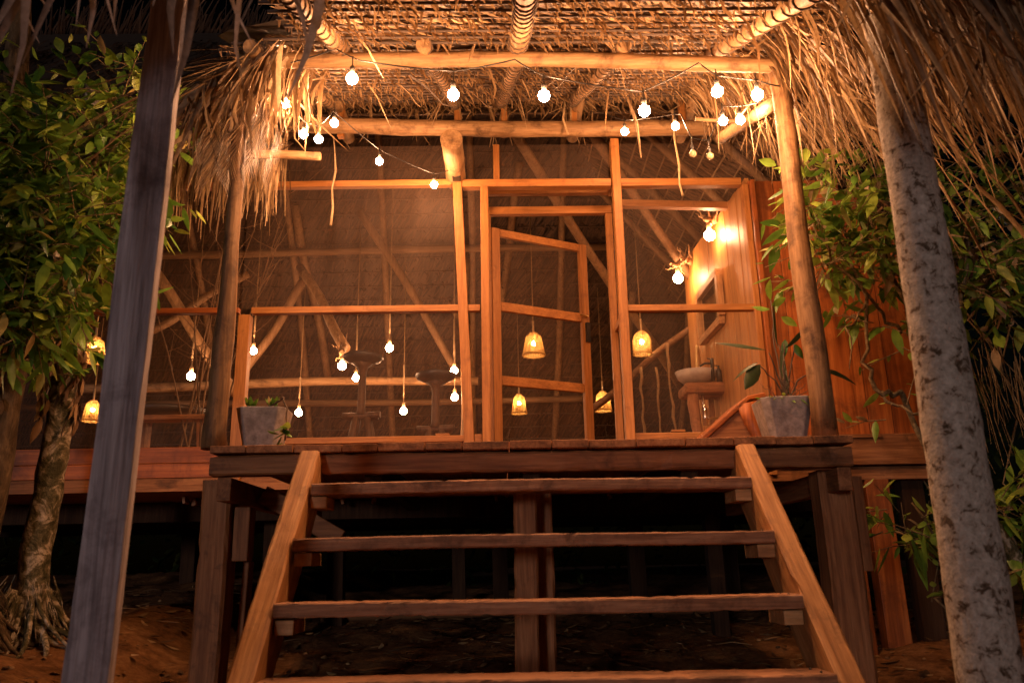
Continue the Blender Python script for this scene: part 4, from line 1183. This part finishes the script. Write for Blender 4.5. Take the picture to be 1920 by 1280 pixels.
# washstand group
t = thing("washstand", "rustic slab washstand with log leg and chrome drain against the plank wall", "washstand", (1.82, 7.3, 1.55))
mb = MB(); mb.box((1.86, 7.35, 2.40), (.42, .36, .10)); mb.build("slab", MT['darkX'], t, None, .03)
mb = MB(); branch(mb, [(1.72, 7.25, 2.36), (1.74, 7.25, 2.0), (1.70, 7.25, 1.55)], .05, .04, 10, .01); mb.build("leg", MT['darkZ'], t)
mb = MB(); branch(mb, [(1.93, 7.45, 2.36), (1.94, 7.45, 1.55)], .025, .02, 8, .008); mb.build("leg", MT['darkZ'], t)
mb = MB(); mb.tube([(1.80, 7.2, 2.34), (1.805, 7.2, 2.12)], .013, 10); mb.tube([(1.805, 7.2, 2.22), (1.805, 7.2, 2.06)], .022, 12); mb.tube([(1.805, 7.2, 2.13), (1.86, 7.22, 2.13), (1.97, 7.3, 2.13)], .013, 10); mb.build("drain_pipe", MT['chrome'], t)
mb = MB()
mb.lathe([(0.06, 0), (.12, .015), (.17, .06), (.192, .12), (.182, .12), (.16, .07), (.1, .03), (0, .025)], (1.79, 7.33, 2.453), 24)
tag(mb.build("wash_basin", MT['stone'], None, (1.79, 7.33, 2.45)), "round pale stone basin resting on the washstand", "basin")
mb = MB(); mb.tube([(1.90, 7.18, 2.455), (1.90, 7.18, 2.66)], .016, 10); mb.tube([(1.90, 7.18, 2.615), (1.84, 7.2, 2.62), (1.80, 7.22, 2.60)], .010, 8); mb.tube([(1.90, 7.18, 2.655), (1.86, 7.18, 2.66)], .006, 8)
tag(mb.build("tap", MT['black'], None, (1.9, 7.18, 2.455)), "matt black tall tap beside the stone basin", "tap")
mb = MB(); mb.lathe([(0, 0), (.024, 0), (.024, .10), (.010, .125), (.010, .15), (0, .15)], (1.965, 7.22, 2.453), 12); mb.tube([(1.965, 7.22, 2.60), (1.93, 7.22, 2.605)], .005, 6)
tag(mb.build("soap_bottle", MT['cushion'], None, (1.965, 7.22, 2.453)), "dark pump soap bottle beside the black tap", "bottle")
mb = MB(); vs, fs = [], []
for i in range(9):
    t_ = i / 8
    for j in range(7):
        s_ = j / 6 - .5; ww = .05 + .16 * t_
        vs.append((1.93 + s_ * ww * .6, 7.75 + s_ * ww, 2.93 - .42 * t_ + .006 * math.sin(6 * s_)))
        vs[-1] = (vs[-1][0] - .025 * abs(math.sin(7 * s_ + t_)), vs[-1][1], vs[-1][2])
for i in range(8):
    for j in range(6): fs.append((i * 7 + j, i * 7 + j + 1, (i + 1) * 7 + j + 1, (i + 1) * 7 + j))
mb.add(vs, fs, 0, True); o = mb.build("towel", MT['towel'], None, (1.93, 7.75, 2.5)); sm_ = o.modifiers.new("thick", 'SOLIDIFY'); sm_.thickness = .012
tag(o, "yellow towel hanging behind the stone basin", "towel")
t = thing("framed_mirror", "mirror in a broad pale wood frame on the plank wall", "mirror", (1.975, 7.33, 3.17))
y0, y1, z0, z1 = 6.94, 7.69, 2.95, 3.39
for (a, b) in (((y0, z0), (y1, z0)), ((y0, z1), (y1, z1))):
    mb = MB(); mb.span(1.93, 1.982, a[0], b[0], a[1] - .035, a[1] + .035); mb.build("frame_rail", MT['stairY'], t, None, .003)
for y in (y0, y1):
    mb = MB(); mb.span(1.928, 1.982, y - .035, y + .035, z0 + .0355, z1 - .0355); mb.build("frame_stile", MT['stairZ'], t, None, .003)
mb = MB(); mb.span(1.955, 1.978, y0 + .0355, y1 - .0355, z0 + .0355, z1 - .0355); mb.build("glass", MT['mirror'], t)
# ropes / swing
for i, (a, b, l) in enumerate((((1.49, 8.5, 2.9), (1.49, 8.5, 1.6), "knotted vine rope hanging nearest the door, behind the right screen"), ((1.62, 8.3, 2.85), (1.63, 8.3, 1.6), "knotted vine rope hanging midway, behind the right screen"), ((1.70, 8.1, 3.05), (1.72, 8.0, 1.75), "knotted vine rope hanging nearest the washstand"))):
    mb = MB(); pts = [V3(a).lerp(V3(b), k / 12) + V3((U(-.012, .012), 0, 0)) for k in range(13)]
    mb.tube(pts, [.012 * U(.7, 1.4) for k in pts], 7, 0, True, .15)
    tag(mb.build("vine_rope", MT['vine_pale'], None, b), l, "rope", "vine ropes inside the hut")
# small black box at the purlin
t = thing("speaker_box", "small black box with white marks fixed below the log end", "box", (-0.305, 5.9, 3.82))
mb = MB(); mb.span(-0.335, -0.27, 5.86, 5.935, 3.80, 3.90); mb.build("case", MT['black'], t, None, .005)
mb = MB()
for k, (zz, h) in enumerate(((3.822, .008), (3.834, .010), (3.848, .006))): mb.span(-0.306, -0.298, 5.8565, 5.859, zz, zz + h)
mb.build("print", MT['white'], t)
# planters
def planter(label, c, wd, h, rotz):
    t = thing("planter", label, "planter", (c[0], c[1], 1.466), "white planters on the porch deck")
    mb = MB(); rings = []
    rot = Matrix.Rotation(rotz, 3, 'Z')
    def ring(hw, z, ch):
        q = [(-hw + ch, -hw), (hw - ch, -hw), (hw, -hw + ch), (hw, hw - ch), (hw - ch, hw), (-hw + ch, hw), (-hw, hw - ch), (-hw, -hw + ch)]
        return [V3((c[0], c[1], 1.466 + z)) + rot @ V3((a, b, 0)) for a, b in q]
    for hw, z in ((wd * .30, 0), (wd * .345, .02), (wd * .47, h * .8), (wd * .5, h), (wd * .46, h), (wd * .44, h - .03)):
        rings.append(ring(hw, z, hw * .28))
    vs = [v for r_ in rings for v in r_]; fs = []
    for i in range(len(rings) - 1):
        for k in range(8): fs.append((i * 8 + k, i * 8 + (k + 1) % 8, (i + 1) * 8 + (k + 1) % 8, (i + 1) * 8 + k))
    fs.append(tuple(range(8))[::-1])
    mb.add(vs, fs); mb.build("pot", MT['plaster'], t, None, .006)
    mb = MB(); q = ring(wd * .445, h - .025, wd * .12); mb.add([v for v in q] + [V3((c[0], c[1], 1.466 + h - .015))], [(k, (k + 1) % 8, 8) for k in range(8)]); mb.build("soil", MT['potsoil'], t)
planter("white tapered planter beside the left porch post", (-1.175, 4.15, 0), .245, .215, .06)
planter("white tapered planter beside the right porch post", (1.435, 4.15, 0), .26, .225, -.05)
t = thing("succulent", "small succulent with a trailing stem in the left planter", "plant", (-1.165, 4.15, 1.69))
mb = MB()
for x in (-1.24, -1.13):
    for k in range(9):
        a = k * .7; mb.leaf((x, 4.12, 1.69), (math.cos(a), math.sin(a), U(.6, 1.6)), .055, .03, -.2)
for k in range(12): mb.leaf((-1.02 + U(-.02, .02), 3.95 + U(-.03, .03), U(1.47, 1.58)), (U(-1, 1), U(-1, 0), U(-.8, .3)), .07, .04, .2)
mb.build("leaves", MT['leaf'], t)
mb = MB(); branch(mb, [(-1.13, 4.1, 1.69), (-1.06, 4.03, 1.72), (-1.02, 3.98, 1.66), (-1.02, 3.96, 1.50)], .005, .004, 6, .004); mb.build("stem", MT['vine'], t)
t = thing("potted_plant", "gangly plant with long dark blade leaves in the right planter", "plant", (1.44, 4.15, 1.69))
mb = MB()
def stemto(p, q, r=.005):
    branch(mb, [p, V3(p).lerp(V3(q), .5) + V3((U(-.02, .02), 0, .02)), q], r, r * .6, 6, .006)
B0 = (1.46, 4.16, 1.69)
for q in ((1.47, 4.2, 2.0), (1.49, 4.18, 2.0), (1.38, 4.1, 1.93), (1.33, 4.1, 1.86), (1.55, 4.2, 2.0), (1.46, 4.22, 2.25), (1.6, 4.05, 1.83)): stemto(B0, q)
for k in range(16):
    d = V3((U(-.6, .6), U(-.4, .4), U(.3, 1))); a = V3((1.44 + U(-.08, .08), 4.1 + U(-.08, .08), 1.68)); branch(mb, [a, a + d * .09, a + d * U(.12, .2)], .002, .001, 4, .008)
mb.build("stems", MT['vine'], t)
for a_ in (((1.465, 4.2, 1.98), (.02, 0, 1), .27, .075, 0, 0, .3), ((1.475, 4.18, 1.98), (.05, -.05, -1), .27, .06, 0, 0, .2),
           ((1.36, 4.08, 1.94), (-1, 0, .28), .27, .035, .12, 0, .9), ((1.49, 4.16, 1.97), (.75, 0, .8), .2, .06, .1, 0, .5),
           ((1.6, 4.05, 1.83), (1, -.1, 0), .18, .03, .5, 0, .6), ((1.33, 4.1, 1.87), (-.6, -.3, -.7), .17, .075, .1, 0, 1.2), ((1.32, 4.1, 1.88), (-.9, 0, -.1), .14, .05, .6, 0, .4)):
    mb = MB(); mb.leaf(*a_); mb.build("blade_leaf", MT['blade'], t)
mb = MB()
for p, d, l in (((1.46, 4.22, 2.25), (0, -.2, .9), .13), ((1.46, 4.22, 2.22), (.6, 0, .4), .1), ((1.45, 4.22, 2.2), (-.7, 0, .2), .1), ((1.5, 4.2, 2.15), (.8, 0, -.4), .09), ((1.55, 4.2, 2.0), (.3, 0, -.5), .08), ((1.5, 4.18, 2.02), (-.1, 0, -.9), .08)):
    mb.leaf(p, d, l, l * .5, .15, 0, .9)
for k in range(60):
    a = U(0, 6.28); rr = U(.02, .14); mb.leaf((1.435 + math.cos(a) * rr, 4.13 + math.sin(a) * rr, 1.685), (math.cos(a), math.sin(a) - .2, U(-.6, .8)), U(.03, .07), .018, .4, 0, U(-.5, .5))
mb.build("leaves", MT['leaf'], t)
# slanting deck seat
t = thing("slatted_recliner", "low red-brown plank seat with sloping back beside the right planter", "seat", (1.25, 4.7, 1.466))
mb = MB(); mb.bar((1.04, 4.62, 1.50), (1.36, 4.62, 1.765), .026, .34, (0, 1, 0)); mb.bar((1.355, 4.62, 1.765), (1.46, 4.62, 1.785), .026, .34, (0, 1, 0)); mb.build("seat_plank", MT['redX'], t, None, .006)
mb = MB()
pts = [(1.35, 4.48, 1.74), (1.37, 4.48, 1.65), (1.41, 4.48, 1.56), (1.45, 4.48, 1.468)]
mb.ribbon(pts, [.11, .09, .09, .10], (1, 0, 0)); o = mb.build("side_leg", MT['redZ'], t); so_ = o.modifiers.new("thick", 'SOLIDIFY'); so_.thickness = .03
mb = MB()
pr_ = [(1.05, 1.468), (1.22, 1.468), (1.40, 1.468), (1.365, 1.735), (1.345, 1.735), (1.05, 1.49)]
mb.add([(x, y, z) for y in (4.47, 4.50) for x, z in pr_], [tuple(range(6)), tuple(range(6, 12))[::-1]] + [(k, 6 + k, 6 + (k + 1) % 6, (k + 1) % 6) for k in range(6)])
mb.build("side_board", MT['darkX'], t, None, .004)
mb = MB(); mb.bar((1.12, 4.78, 1.468), (1.12, 4.78, 1.53), .05, .05); mb.build("foot", MT['redZ'], t)
# log lying under the hut
mb = MB(); mb.log((-1.7, 8.3, gz(-1.7, 8.3) + .06), (2.5, 8.3, gz(2.5, 8.3) + .06), .07, .06, 10, 12, .02)
tag(mb.build("ground_log", MT['brownX'], None, (0, 8.3, .4)), "long log lying on the soil under the hut", "log")
